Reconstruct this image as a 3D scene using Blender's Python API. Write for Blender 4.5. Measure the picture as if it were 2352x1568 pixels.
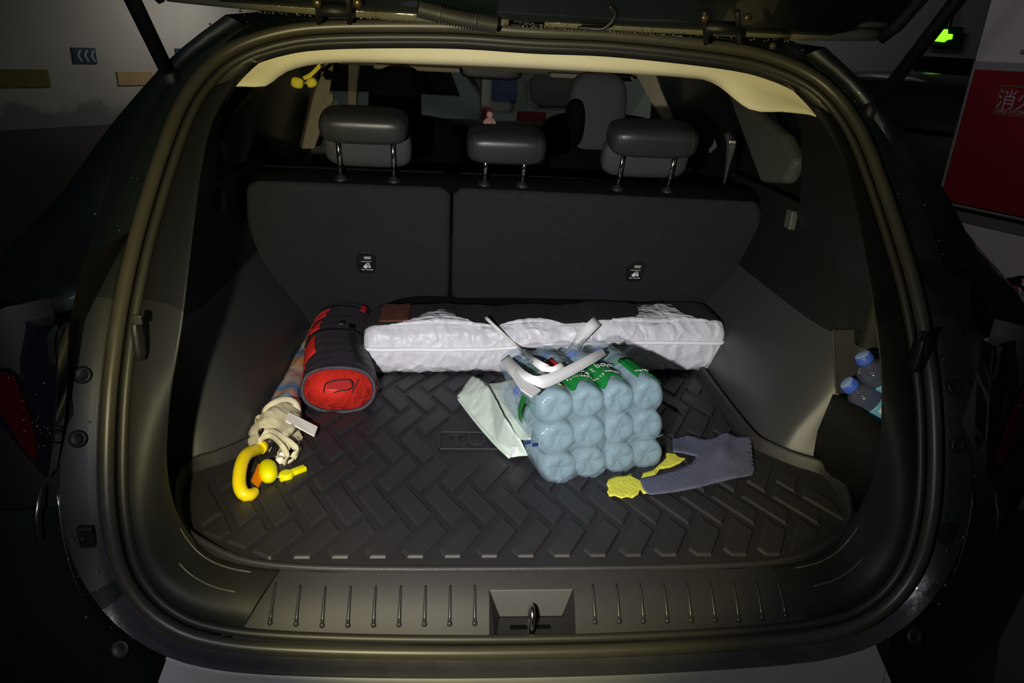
import bpy, bmesh, math, random
import numpy as np
from mathutils import Vector, Matrix, noise

random.seed(7)
for o in list(bpy.data.objects):
    bpy.data.objects.remove(o, do_unlink=True)
SC = bpy.context.scene
COL = SC.collection
PI = math.pi

# ------------------------------------------------------------------ camera
CAM_P = np.array([-0.1327, -0.8888, 0.7512])
YAW, PITCH, ROLL = np.radians([5.155, 21.996, 3.0])
FPX = 1666.95
_f = np.array([math.sin(YAW) * math.cos(PITCH), math.cos(YAW) * math.cos(PITCH), -math.sin(PITCH)])
_r = np.array([math.cos(YAW), -math.sin(YAW), 0.0])
_u = np.cross(_r, _f)
CR = _r * math.cos(ROLL) + _u * math.sin(ROLL)
CU = _u * math.cos(ROLL) - _r * math.sin(ROLL)
cam = bpy.data.cameras.new('camera')
cam.sensor_width = 36.0
cam.lens = FPX / 2352 * 36
cam.clip_start = 0.02
cam_o = bpy.data.objects.new('camera', cam)
COL.objects.link(cam_o)
M = Matrix.Identity(4)
for i in range(3):
    M[i][0], M[i][1], M[i][2], M[i][3] = CR[i], CU[i], -_f[i], CAM_P[i]
cam_o.matrix_world = M
SC.camera = cam_o

# ------------------------------------------------------------------ world, lights, exposure
world = bpy.data.worlds.new('night_garage')
SC.world = world
world.use_nodes = True
world.node_tree.nodes['Background'].inputs[0].default_value = (0.75, 0.9, 1.0, 1)
world.node_tree.nodes['Background'].inputs[1].default_value = 0.0025
SC.view_settings.view_transform = 'Standard'
SC.view_settings.look = 'None'
SC.view_settings.gamma = 1.0
SC.view_settings.exposure = 0.0
SC.view_settings.use_curve_mapping = False


def light(name, kind, loc, target, energy, color, **kw):
    l = bpy.data.lights.new(name, kind)
    l.energy = energy
    l.color = color
    for k, v in kw.items():
        setattr(l, k, v)
    o = bpy.data.objects.new(name, l)
    COL.objects.link(o)
    o.location = loc
    o.rotation_euler = (Vector(target) - Vector(loc)).to_track_quat('-Z', 'Y').to_euler()
    return o


TORCH = (-0.33, -0.86, 0.66)
AIM = (0.0, 0.62, 0.16)
light('torch_core', 'SPOT', TORCH, AIM, 80, (0.94, 0.93, 1.0), spot_size=math.radians(59), spot_blend=1.0, shadow_soft_size=0.012)
ring = light('torch_ring', 'SPOT', TORCH, (AIM[0], AIM[1], AIM[2] + 0.04), 36, (1.0, 0.83, 0.15), spot_size=math.radians(62), spot_blend=0.3, shadow_soft_size=0.012)
# the torch's lens throws a warm ring around its cool centre
ring.data.use_nodes = True
_nt = ring.data.node_tree
_tc = _nt.nodes.new('ShaderNodeTexCoord')
_sp = _nt.nodes.new('ShaderNodeSeparateXYZ')
_ab = _nt.nodes.new('ShaderNodeMath')
_ab.operation = 'ABSOLUTE'
_mr = _nt.nodes.new('ShaderNodeMapRange')
_mr.interpolation_type = 'SMOOTHSTEP'
for _k, _v in ((1, math.cos(math.radians(21))), (2, math.cos(math.radians(14))), (3, 1.0), (4, 0.22)):
    _mr.inputs[_k].default_value = _v
_nt.links.new(_tc.outputs['Normal'], _sp.inputs[0])
_nt.links.new(_sp.outputs[2], _ab.inputs[0])
_nt.links.new(_ab.outputs[0], _mr.inputs[0])
_nt.links.new(_mr.outputs[0], _nt.nodes['Emission'].inputs['Strength'])
light('torch_stray', 'SPOT', TORCH, AIM, 13, (0.94, 0.94, 1.0), spot_size=math.radians(140), spot_blend=1.0, shadow_soft_size=0.012)
light('ceiling_lamp_wall', 'AREA', (-3.7, 12.4, 1.4), (-5.0, 13.2, 0.3), 11.5, (1.0, 0.95, 0.86), shape='RECTANGLE', size=1.6, size_y=0.3)
light('ceiling_lamp_pillar', 'AREA', (0.4, 0.3, 2.3), (2.4, 2.2, 0.3), 7.5, (1.0, 0.93, 0.96), shape='RECTANGLE', size=1.2, size_y=0.2)
light('back_wall_fill', 'AREA', (3.6, 6.6, 2.2), (4.2, 9.0, 0.6), 9, (0.95, 1.0, 0.98), shape='RECTANGLE', size=1.2, size_y=0.2)  # extra lamp added to light the back wall
light('ceiling_lamp_front', 'AREA', (0.5, 4.4, 2.0), (0.4, 8.0, 0.3), 6, (0.86, 1.0, 0.86), shape='RECTANGLE', size=1.2, size_y=0.2)
light('back_fill', 'AREA', (-2.0, -1.6, 2.0), (-0.8, 0.2, 0.2), 2.6, (0.86, 1.0, 0.96), shape='RECTANGLE', size=1.2, size_y=0.2)  # added fill from behind for dim reflections on jamb and paint

# ------------------------------------------------------------------ maths helpers
def ray(x, y):
    return _f + CR * (x - 1176) / FPX - CU * (y - 784) / FPX


def aY(x, y, Y):
    d = ray(x, y)
    return CAM_P + d * (Y - CAM_P[1]) / d[1]


def aX(x, y, X):
    d = ray(x, y)
    return CAM_P + d * (X - CAM_P[0]) / d[0]


def aZ(x, y, Z):
    d = ray(x, y)
    return CAM_P + d * (Z - CAM_P[2]) / d[2]


def aP(x, y, p, n):
    d = ray(x, y)
    n = np.array(n, float)
    return CAM_P + d * ((np.array(p) - CAM_P) @ n) / (d @ n)


def V(p):
    return np.array(p, float)


def unit(v):
    return v / max(np.linalg.norm(v), 1e-9)


def spline(pts, n, closed=False):
    P = [V(p) for p in pts]
    m = len(P)
    out = []
    segs = m if closed else m - 1
    L = [np.linalg.norm(P[(i + 1) % m] - P[i]) for i in range(segs)]
    T = sum(L)
    cnt = n if closed else n - 1
    for k in range(n):
        s = T * k / cnt
        i = 0
        while i < segs - 1 and s > L[i]:
            s -= L[i]
            i += 1
        t = min(1.0, s / max(L[i], 1e-9))
        g = (lambda j: P[j % m]) if closed else (lambda j: P[min(max(j, 0), m - 1)])
        a, b, c, d = g(i - 1), g(i), g(i + 1), g(i + 2)
        out.append(0.5 * (2 * b + (c - a) * t + (2 * a - 5 * b + 4 * c - d) * t * t + (3 * b - a - 3 * c + d) * t ** 3))
    return out


def sstep(a, b, x):
    t = min(1, max(0, (x - a) / (b - a)))
    return t * t * (3 - 2 * t)


def nz(x, y=0.0, z=0.0):
    return noise.noise(Vector((x, y, z)))


# ------------------------------------------------------------------ materials
MATS = {}


def mat(name, color, rough=0.5, metal=0.0, coat=0.0, nscale=0, namt=0.0, bump=0.0, bscale=200.0, spec=0.5, sheen=0.0):
    m = bpy.data.materials.new(name)
    m.use_nodes = True
    nt = m.node_tree
    b = nt.nodes['Principled BSDF']
    b.inputs['Base Color'].default_value = (*color, 1)
    b.inputs['Roughness'].default_value = rough
    b.inputs['Metallic'].default_value = metal
    b.inputs['Coat Weight'].default_value = coat
    b.inputs['Specular IOR Level'].default_value = spec
    b.inputs['Sheen Weight'].default_value = sheen
    tc = nt.nodes.new('ShaderNodeTexCoord')
    if nscale:
        n = nt.nodes.new('ShaderNodeTexNoise')
        n.inputs['Scale'].default_value = nscale
        n.inputs['Detail'].default_value = 5
        nt.links.new(tc.outputs['Object'], n.inputs['Vector'])
        mx = nt.nodes.new('ShaderNodeMix')
        mx.data_type = 'RGBA'
        mx.inputs[6].default_value = (*[c * (1 - namt) for c in color], 1)
        mx.inputs[7].default_value = (*[min(1, c * (1 + namt)) for c in color], 1)
        nt.links.new(n.outputs[0], mx.inputs[0])
        nt.links.new(mx.outputs[2], b.inputs['Base Color'])
    if bump:
        n2 = nt.nodes.new('ShaderNodeTexNoise')
        n2.inputs['Scale'].default_value = bscale
        n2.inputs['Detail'].default_value = 3
        nt.links.new(tc.outputs['Object'], n2.inputs['Vector'])
        bp = nt.nodes.new('ShaderNodeBump')
        bp.inputs['Strength'].default_value = bump
        bp.inputs['Distance'].default_value = 0.004
        nt.links.new(n2.outputs[0], bp.inputs['Height'])
        nt.links.new(bp.outputs[0], b.inputs['Normal'])
    MATS[name] = m
    return m


def glass(name, color, alpha=0.3, rough=0.05):
    m = bpy.data.materials.new(name)
    m.use_nodes = True
    nt = m.node_tree
    b = nt.nodes['Principled BSDF']
    b.inputs['Base Color'].default_value = (*color, 1)
    b.inputs['Roughness'].default_value = rough
    b.inputs['Alpha'].default_value = alpha
    MATS[name] = m
    return m


def emit(name, color, strength):
    m = bpy.data.materials.new(name)
    m.use_nodes = True
    b = m.node_tree.nodes['Principled BSDF']
    b.inputs['Base Color'].default_value = (*color, 1)
    b.inputs['Emission Color'].default_value = (*color, 1)
    b.inputs['Emission Strength'].default_value = strength
    MATS[name] = m
    return m


mat('paint', (0.004, 0.008, 0.008), 0.4, coat=0.25, nscale=3, namt=0.2)
mat('jamb', (0.009, 0.0125, 0.0125), 0.5, nscale=20, namt=0.25)
mat('gate_paint', (0.13, 0.125, 0.085), 0.25, coat=0.4, bump=0.5, bscale=60)
mat('plastic', (0.0145, 0.015, 0.015), 0.56, spec=0.35, bump=0.07, bscale=900)
mat('plastic_dark', (0.011, 0.011, 0.012), 0.5, bump=0.1, bscale=900)
mat('plastic_black', (0.006, 0.006, 0.007), 0.55)
mat('lit_plastic', (0.042, 0.042, 0.047), 0.36, bump=0.12, bscale=1200)  # lower trim, torch sheen put into a lighter colour
mat('shaded_plastic', (0.0075, 0.0075, 0.008), 0.55, spec=0.35, bump=0.05, bscale=900)  # darker copy of the trim plastic, shade put into the colour
mat('rib_plastic', (0.030, 0.030, 0.036), 0.28)
mat('sill', (0.0125, 0.012, 0.017), 0.58, nscale=25, namt=0.3, bump=0.1, bscale=700)
mat('rubber', (0.044, 0.041, 0.032), 0.40, nscale=30, namt=0.2)
mat('rubber_dark', (0.022, 0.021, 0.018), 0.5)
mat('wet_flange', (0.040, 0.041, 0.047), 0.32, coat=0.25, nscale=14, namt=0.35, bump=0.35, bscale=45)
mat('carpet', (0.024, 0.0235, 0.027), 0.95, nscale=60, namt=0.2, bump=0.5, bscale=1400, spec=0.1)
mat('mat_rubber', (0.021, 0.0195, 0.024), 0.55, nscale=9, namt=0.28, bump=0.2, bscale=700)
mat('mat_block', (0.025, 0.0235, 0.028), 0.5, nscale=9, namt=0.3, bump=0.2, bscale=700)
mat('leather', (0.024, 0.024, 0.024), 0.36, bump=0.12, bscale=500)
mat('seat_pad', (0.036, 0.035, 0.035), 0.7, bump=0.2, bscale=600)
mat('chrome', (0.75, 0.75, 0.76), 0.12, metal=1.0)
mat('steel', (0.62, 0.63, 0.66), 0.22, metal=1.0)
mat('headliner', (0.54, 0.50, 0.36), 0.9, nscale=12, namt=0.12, bump=0.2, bscale=900, spec=0.1)
mat('pillar_trim', (0.21, 0.185, 0.13), 0.8)
mat('quarter_trim', (0.055, 0.058, 0.056), 0.6)
mat('label_black', (0.006, 0.006, 0.006), 0.4)
mat('print_white', (0.75, 0.75, 0.75), 0.6)
mat('print_grey', (0.35, 0.34, 0.30), 0.6)
mat('nylon_white', (0.70, 0.69, 0.73), 0.42, nscale=22, namt=0.12, bump=0.9, bscale=48)
mat('zip_white', (0.93, 0.93, 0.95), 0.6)
mat('webbing', (0.78, 0.78, 0.77), 0.7, bump=0.15, bscale=900)
mat('brown_film', (0.16, 0.055, 0.035), 0.25, nscale=40, namt=0.5, bump=0.6, bscale=60)
mat('dark_fabric', (0.022, 0.019, 0.022), 0.8, nscale=8, namt=0.3, bump=0.4, bscale=120)
mat('black_nylon', (0.040, 0.033, 0.044), 0.6, nscale=30, namt=0.3, bump=0.6, bscale=70)
mat('red_nylon', (0.78, 0.030, 0.018), 0.5, nscale=25, namt=0.1, bump=0.4, bscale=70)
mat('red_deep', (0.42, 0.012, 0.012), 0.5)
mat('piping', (0.015, 0.013, 0.016), 0.5)
mat('yellow_plastic', (0.95, 0.74, 0.01), 0.3)
mat('lemon_plastic', (0.85, 0.80, 0.0), 0.4)
mat('orange_plastic', (0.75, 0.20, 0.0), 0.4)
mat('cream_cloth', (0.62, 0.57, 0.42), 0.8, nscale=50, namt=0.2, bump=0.5, bscale=90)
mat('white_card', (0.86, 0.82, 0.80), 0.7)
mat('wood', (0.28, 0.13, 0.05), 0.5)
mat('mint_cloth', (0.66, 0.76, 0.66), 0.75, nscale=10, namt=0.08, bump=0.7, bscale=26)
mat('grey_cloth', (0.125, 0.135, 0.215), 0.95, nscale=25, namt=0.2, bump=0.7, bscale=300, spec=0.1)
mat('yellow_cloth', (0.80, 0.78, 0.10), 0.95, bump=0.6, bscale=250, spec=0.1)
mat('label_green', (0.008, 0.20, 0.035), 0.35)
mat('label_red', (0.45, 0.02, 0.03), 0.35)
mat('logo_silver', (0.55, 0.65, 0.58), 0.4)
mat('cap_blue', (0.05, 0.12, 0.72), 0.35)
mat('cap_face', (0.24, 0.36, 0.85), 0.45)
mat('label_blue', (0.16, 0.45, 0.85), 0.4)
mat('ink_blue', (0.02, 0.03, 0.15), 0.5)
mat('red_lens', (0.035, 0.002, 0.004), 0.15, coat=0.8)
mat('dark_lens', (0.006, 0.006, 0.010), 0.1, coat=0.8)
mat('drop', (0.09, 0.09, 0.085), 0.16, spec=1.0)
mat('wall_paint', (0.52, 0.50, 0.46), 0.9, nscale=1.3, namt=0.18, spec=0.1)
mat('wall_grey', (0.22, 0.23, 0.23), 0.9, nscale=1.0, namt=0.15, spec=0.1)
mat('wall_green', (0.40, 0.44, 0.38), 0.9, nscale=1.0, namt=0.1, spec=0.1)
mat('pillar_paint', (0.62, 0.58, 0.59), 0.8, nscale=2, namt=0.06, spec=0.1)
mat('pillar_band', (0.16, 0.14, 0.14), 0.8)
mat('concrete', (0.055, 0.052, 0.050), 0.55, nscale=2.5, namt=0.3)
mat('sign_red', (0.27, 0.014, 0.024), 0.45)
mat('sign_frame', (0.30, 0.31, 0.30), 0.5)
mat('sign_blue', (0.012, 0.045, 0.11), 0.6)
mat('plate_yellow', (0.50, 0.36, 0.16), 0.8, nscale=8, namt=0.3)
mat('plate_olive', (0.20, 0.17, 0.05), 0.8, nscale=8, namt=0.3)
mat('sign_white', (0.42, 0.40, 0.45), 0.6)
mat('black', (0.003, 0.003, 0.003), 0.9, spec=0.05)
mat('car_white', (0.68, 0.74, 0.70), 0.35, coat=0.4)
mat('car_dark', (0.02, 0.021, 0.021), 0.35, coat=0.4)
mat('skin', (0.75, 0.45, 0.36), 0.6)
mat('hair', (0.12, 0.06, 0.04), 0.6)
mat('yellow_soft', (0.75, 0.65, 0.05), 0.7)
emit('exit_green', (0.30, 1.0, 0.02), 1.3)
emit('exit_unlit', (0.0, 0.02, 0.003), 0.02)
mat('front_fabric', (0.045, 0.045, 0.047), 0.8)
mat('dim_letter', (0.10, 0.12, 0.2), 0.6)
mat('bolt', (0.10, 0.08, 0.04), 0.3, metal=0.6)
glass('windscreen', (0.02, 0.03, 0.025), 0.18, 0.02)
glass('side_glass', (0.01, 0.012, 0.012), 0.9, 0.3)


def film_mat():
    m = bpy.data.materials.new('shrink_film')
    m.use_nodes = True
    nt = m.node_tree
    nt.nodes.clear()
    out = nt.nodes.new('ShaderNodeOutputMaterial')
    tr = nt.nodes.new('ShaderNodeBsdfTransparent')
    tr.inputs[0].default_value = (0.93, 0.97, 1.0, 1)
    p = nt.nodes.new('ShaderNodeBsdfPrincipled')
    p.inputs['Base Color'].default_value = (0.42, 0.58, 0.67, 1)
    p.inputs['Roughness'].default_value = 0.09
    p.inputs['Coat Weight'].default_value = 0.6
    p.inputs['Coat Roughness'].default_value = 0.05
    tc = nt.nodes.new('ShaderNodeTexCoord')
    n = nt.nodes.new('ShaderNodeTexNoise')
    n.inputs['Scale'].default_value = 30
    n.inputs['Detail'].default_value = 3
    bp = nt.nodes.new('ShaderNodeBump')
    bp.inputs['Strength'].default_value = 0.9
    bp.inputs['Distance'].default_value = 0.007
    nt.links.new(tc.outputs['Object'], n.inputs['Vector'])
    nt.links.new(n.outputs[0], bp.inputs['Height'])
    nt.links.new(bp.outputs[0], p.inputs['Normal'])
    nt.links.new(bp.outputs[0], p.inputs['Coat Normal'])
    mx = nt.nodes.new('ShaderNodeMixShader')
    mx.inputs[0].default_value = 0.36
    nt.links.new(tr.outputs[0], mx.inputs[1])
    nt.links.new(p.outputs[0], mx.inputs[2])
    nt.links.new(mx.outputs[0], out.inputs[0])
    MATS['shrink_film'] = m


film_mat()


def clear_plastic(name, color, tint, fac, rough=0.07):
    m = bpy.data.materials.new(name)
    m.use_nodes = True
    nt = m.node_tree
    p = nt.nodes['Principled BSDF']
    p.inputs['Base Color'].default_value = (*color, 1)
    p.inputs['Roughness'].default_value = rough
    p.inputs['Coat Weight'].default_value = 1.0
    tr = nt.nodes.new('ShaderNodeBsdfTransparent')
    tr.inputs[0].default_value = (*tint, 1)
    mx = nt.nodes.new('ShaderNodeMixShader')
    mx.inputs[0].default_value = fac
    nt.links.new(tr.outputs[0], mx.inputs[1])
    nt.links.new(p.outputs[0], mx.inputs[2])
    nt.links.new(mx.outputs[0], nt.nodes['Material Output'].inputs[0])
    MATS[name] = m


clear_plastic('bottle_clear', (0.44, 0.60, 0.62), (0.80, 0.93, 0.95), 0.62)


def crumple(name, scale, stretch, dist, strength):
    m = MATS[name]
    nt = m.node_tree
    tc = nt.nodes.new('ShaderNodeTexCoord')
    mp = nt.nodes.new('ShaderNodeMapping')
    mp.inputs['Scale'].default_value = stretch
    mp.inputs['Rotation'].default_value = (0, 0.5, 0)
    n = nt.nodes.new('ShaderNodeTexNoise')
    n.inputs['Scale'].default_value = 14
    n.inputs['Detail'].default_value = 2
    ad = nt.nodes.new('ShaderNodeVectorMath')
    ad.operation = 'MULTIPLY_ADD'
    ad.inputs[1].default_value = (0.09, 0.09, 0.09)
    v = nt.nodes.new('ShaderNodeTexVoronoi')
    v.inputs['Scale'].default_value = scale
    bp = nt.nodes.new('ShaderNodeBump')
    bp.inputs['Strength'].default_value = strength
    bp.inputs['Distance'].default_value = dist
    nt.links.new(tc.outputs['Object'], mp.inputs[0])
    nt.links.new(tc.outputs['Object'], n.inputs['Vector'])
    nt.links.new(n.outputs[1], ad.inputs[0])
    nt.links.new(mp.outputs[0], ad.inputs[2])
    nt.links.new(ad.outputs[0], v.inputs['Vector'])
    nt.links.new(v.outputs['Distance'], bp.inputs['Height'])
    nt.links.new(bp.outputs[0], nt.nodes['Principled BSDF'].inputs['Normal'])


crumple('nylon_white', 34, (1.0, 1.0, 0.55), 0.012, 0.55)


def ramp_mat(name, stops, axis=1, lo=0.0, hi=1.0, rough=0.6, vor=0.0):
    m = bpy.data.materials.new(name)
    m.use_nodes = True
    nt = m.node_tree
    b = nt.nodes['Principled BSDF']
    b.inputs['Roughness'].default_value = rough
    tc = nt.nodes.new('ShaderNodeTexCoord')
    sp = nt.nodes.new('ShaderNodeSeparateXYZ')
    nt.links.new(tc.outputs['Object'], sp.inputs[0])
    mr = nt.nodes.new('ShaderNodeMapRange')
    mr.inputs[1].default_value = lo
    mr.inputs[2].default_value = hi
    nt.links.new(sp.outputs[axis], mr.inputs[0])
    src = mr.outputs[0]
    if vor:
        n = nt.nodes.new('ShaderNodeTexNoise')
        n.inputs['Scale'].default_value = 45
        nt.links.new(tc.outputs['Object'], n.inputs['Vector'])
        ma = nt.nodes.new('ShaderNodeMath')
        ma.operation = 'MULTIPLY_ADD'
        nt.links.new(n.outputs[0], ma.inputs[0])
        ma.inputs[1].default_value = vor
        nt.links.new(src, ma.inputs[2])
        src = ma.outputs[0]
    r = nt.nodes.new('ShaderNodeValToRGB')
    r.color_ramp.interpolation = 'LINEAR'
    while len(r.color_ramp.elements) < len(stops):
        r.color_ramp.elements.new(0.5)
    for e, (p, c) in zip(r.color_ramp.elements, stops):
        e.position = p
        e.color = (*c, 1)
    nt.links.new(src, r.inputs[0])
    nt.links.new(r.outputs[0], b.inputs['Base Color'])
    MATS[name] = m


# ------------------------------------------------------------------ object helpers
LOC = {}


def put(o, parent):
    COL.objects.link(o)
    if parent is not None:
        o.parent = parent


def mesh(name, verts, faces, m, parent=None, smooth=True, base=None, bevel=0.0, seg=2, solid=0.0, subsurf=0):
    vs = np.array([V(v) for v in verts])
    if parent is not None:
        L = LOC[parent.name]
    elif base is not None:
        L = V(base)
    else:
        L = V([(vs[:, 0].min() + vs[:, 0].max()) / 2, (vs[:, 1].min() + vs[:, 1].max()) / 2, vs[:, 2].min()])
    me = bpy.data.meshes.new(name)
    me.from_pydata([tuple(v - L) for v in vs], [], faces)
    me.validate()
    bm = bmesh.new()
    bm.from_mesh(me)
    bmesh.ops.recalc_face_normals(bm, faces=bm.faces)
    bm.to_mesh(me)
    bm.free()
    me.materials.append(MATS[m])
    if smooth:
        for p in me.polygons:
            p.use_smooth = True
    o = bpy.data.objects.new(name, me)
    put(o, parent)
    if parent is None:
        o.location = L
    LOC[o.name] = L
    if bevel:
        b = o.modifiers.new('bevel', 'BEVEL')
        b.width = bevel
        b.segments = seg
        b.limit_method = 'ANGLE'
        b.angle_limit = math.radians(35)
    if solid:
        s = o.modifiers.new('solid', 'SOLIDIFY')
        s.thickness = solid
        s.offset = 0
    if subsurf:
        s = o.modifiers.new('sub', 'SUBSURF')
        s.levels = s.render_levels = subsurf
    return o


def thing(name, label, cat, loc, group=None):
    o = bpy.data.objects.new(name, None)
    o.empty_display_size = 0.05
    COL.objects.link(o)
    o.location = loc
    LOC[o.name] = V(loc)
    tag(o, label, cat, group)
    return o


def tag(o, label=None, cat=None, group=None, kind=None):
    if label:
        o['label'] = label
    if cat:
        o['category'] = cat
    if group:
        o['group'] = group
    if kind:
        o['kind'] = kind
    return o


class B:
    """collects geometry for one mesh"""
    def __init__(s):
        s.v, s.f = [], []

    def add(s, verts, faces):
        n = len(s.v)
        s.v += [V(p) for p in verts]
        s.f += [tuple(i + n for i in f) for f in faces]
        return s

    def grid(s, rows, cu=False, cv=False, cap=False):
        nr, nc = len(rows), len(rows[0])
        v = [p for r in rows for p in r]
        f = []
        for i in range(nr if cu else nr - 1):
            for j in range(nc if cv else nc - 1):
                f.append((i * nc + j, i * nc + (j + 1) % nc, ((i + 1) % nr) * nc + (j + 1) % nc, ((i + 1) % nr) * nc + j))
        if cap:
            f.append(tuple(range(nc)))
            f.append(tuple((nr - 1) * nc + j for j in range(nc))[::-1])
        return s.add(v, f)

    def tube(s, pts, r, n=10, cap=True, closed=False):
        P = [V(p) for p in pts]
        m = len(P)
        rows = []
        up = None
        for i in range(m):
            a = P[(i - 1) % m] if (closed or i > 0) else P[i]
            c = P[(i + 1) % m] if (closed or i < m - 1) else P[i]
            t = unit(c - a)
            if up is None:
                up = V((0, 0, 1)) if abs(t[2]) < 0.9 else V((0, 1, 0))
            x = unit(np.cross(t, up))
            up = unit(np.cross(x, t))
            rr = r[i] if hasattr(r, '__len__') else r
            rows.append([P[i] + rr * (math.cos(2 * PI * k / n) * x + math.sin(2 * PI * k / n) * up) for k in range(n)])
        return s.grid(rows, cu=closed, cv=True, cap=cap and not closed)

    def ribbon(s, pts, w, side, th=0.0015):
        """flat band along pts; side: width direction(s)"""
        P = [V(p) for p in pts]
        rows = []
        for i, p in enumerate(P):
            t = unit(P[min(i + 1, len(P) - 1)] - P[max(i - 1, 0)])
            sd = V(side[i]) if hasattr(side[0], '__len__') else V(side)
            sd = unit(sd - t * (sd @ t))
            nn = unit(np.cross(t, sd))
            ww = w[i] if hasattr(w, '__len__') else w
            rows.append([p + sd * ww / 2 + nn * th / 2, p - sd * ww / 2 + nn * th / 2, p - sd * ww / 2 - nn * th / 2, p + sd * ww / 2 - nn * th / 2])
        return s.grid(rows, cv=True, cap=True)

    def band(s, pts, w, th=0.002, n=30):
        """webbing whose broad side is turned to the open tailgate"""
        P = spline(pts, n)
        sd = []
        for i, p in enumerate(P):
            t = unit(P[min(i + 1, n - 1)] - P[max(i - 1, 0)])
            sd.append(np.cross(t, unit(V((-.15, -.9, .75)) - p)))
        ww = [float(np.interp(i / (n - 1), np.linspace(0, 1, len(w)), w)) for i in range(n)]
        return s.ribbon(P, ww, sd, th)

    def prism(s, poly, d):
        P = [V(p) for p in poly]
        n = len(P)
        d = V(d)
        v = P + [p + d for p in P]
        f = [tuple(range(n))[::-1], tuple(range(n, 2 * n))] + [(i, (i + 1) % n, n + (i + 1) % n, n + i) for i in range(n)]
        return s.add(v, f)

    def box(s, c, sz, ax=None):
        c = V(c)
        ax = ax or ((1, 0, 0), (0, 1, 0), (0, 0, 1))
        A = [unit(V(a)) * h / 2 for a, h in zip(ax, sz)]
        v = [c + i * A[0] + j * A[1] + k * A[2] for i in (-1, 1) for j in (-1, 1) for k in (-1, 1)]
        return s.add(v, [(0, 1, 3, 2), (4, 6, 7, 5), (0, 4, 5, 1), (2, 3, 7, 6), (0, 2, 6, 4), (1, 5, 7, 3)])

    def sup(s, c, a, e=0.5, e2=None, nu=28, nv=16, ax=None, fn=None):
        e2 = e if e2 is None else e2
        c = V(c)
        ax = ax or ((1, 0, 0), (0, 1, 0), (0, 0, 1))
        X, Y, Z = [unit(V(q)) for q in ax]
        pw = lambda q, k: math.copysign(abs(q) ** k, q)
        rows = []
        for j in range(nv + 1):
            ph = -PI / 2 + PI * j / nv
            ph = max(-PI / 2 + 0.02, min(PI / 2 - 0.02, ph))
            row = []
            for i in range(nu):
                th = 2 * PI * i / nu
                x = a[0] * pw(math.cos(ph), e) * pw(math.cos(th), e2)
                y = a[1] * pw(math.cos(ph), e) * pw(math.sin(th), e2)
                z = a[2] * pw(math.sin(ph), e)
                p = c + X * x + Y * y + Z * z
                row.append(fn(p) if fn else p)
            rows.append(row)
        return s.grid(rows, cv=True, cap=True)

    def lathe(s, o, axis, prof, n=24):
        """prof: (distance along axis, radius)"""
        o, axis = V(o), unit(V(axis))
        x = unit(np.cross(axis, V((0.31, 0.2, 0.93))))
        y = np.cross(axis, x)
        rows = [[o + axis * h + r * (math.cos(2 * PI * k / n) * x + math.sin(2 * PI * k / n) * y) for k in range(n)] for h, r in prof]
        return s.grid(rows, cv=True, cap=True)

    def build(s, name, m, parent=None, **k):
        return mesh(name, s.v, s.f, m, parent, **k)


def text(name, body, p, xdir, ydir, size, m, parent, extrude=0.0004, align='CENTER', shear=0.0):
    c = bpy.data.curves.new(name, 'FONT')
    c.body = body
    c.size = size
    c.extrude = extrude
    c.align_x = align
    c.align_y = 'CENTER'
    c.shear = shear
    c.materials.append(MATS[m])
    tmp = bpy.data.objects.new('tmp', c)
    COL.objects.link(tmp)
    dg = bpy.context.evaluated_depsgraph_get()
    dg.update()
    me = bpy.data.meshes.new_from_object(tmp.evaluated_get(dg))
    bpy.data.objects.remove(tmp, do_unlink=True)
    if not me.materials:
        me.materials.append(MATS[m])
    o = bpy.data.objects.new(name, me)
    put(o, parent)
    x = unit(V(xdir))
    y = unit(V(ydir) - x * (V(ydir) @ x))
    z = np.cross(x, y)
    L = V(p) - (LOC[parent.name] if parent else 0)
    mm = Matrix.Identity(4)
    for i in range(3):
        mm[i][0], mm[i][1], mm[i][2], mm[i][3] = x[i], y[i], z[i], L[i]
    o.matrix_local = mm
    LOC[o.name] = V(p)
    return o


# ================================================================== GARAGE (the setting)
GZ = -0.75
tag(mesh('floor', [(-16, -6, GZ), (14, -6, GZ), (14, 26, GZ), (-16, 26, GZ)], [(0, 1, 2, 3)], 'concrete'), kind='structure')
tag(mesh('ceiling', [(-16, -6, 2.45), (14, -6, 2.45), (14, 26, 2.45), (-16, 26, 2.45)], [(0, 1, 2, 3)], 'wall_grey'), kind='structure')
WP = V((-6.3, 11.42, 0))
WD = unit(V((1.08, 1.42, 0)))
WN = V((WD[1], -WD[0], 0))
a, b = WP - WD * 15, WP + WD * 8
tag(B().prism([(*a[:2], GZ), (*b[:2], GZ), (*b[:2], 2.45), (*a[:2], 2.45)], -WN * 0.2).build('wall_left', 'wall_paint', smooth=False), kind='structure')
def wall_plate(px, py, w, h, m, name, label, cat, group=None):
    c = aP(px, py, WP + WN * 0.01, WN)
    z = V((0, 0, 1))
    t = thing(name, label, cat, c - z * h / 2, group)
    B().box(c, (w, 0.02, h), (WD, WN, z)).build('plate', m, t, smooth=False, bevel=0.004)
    return t, c


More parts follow.
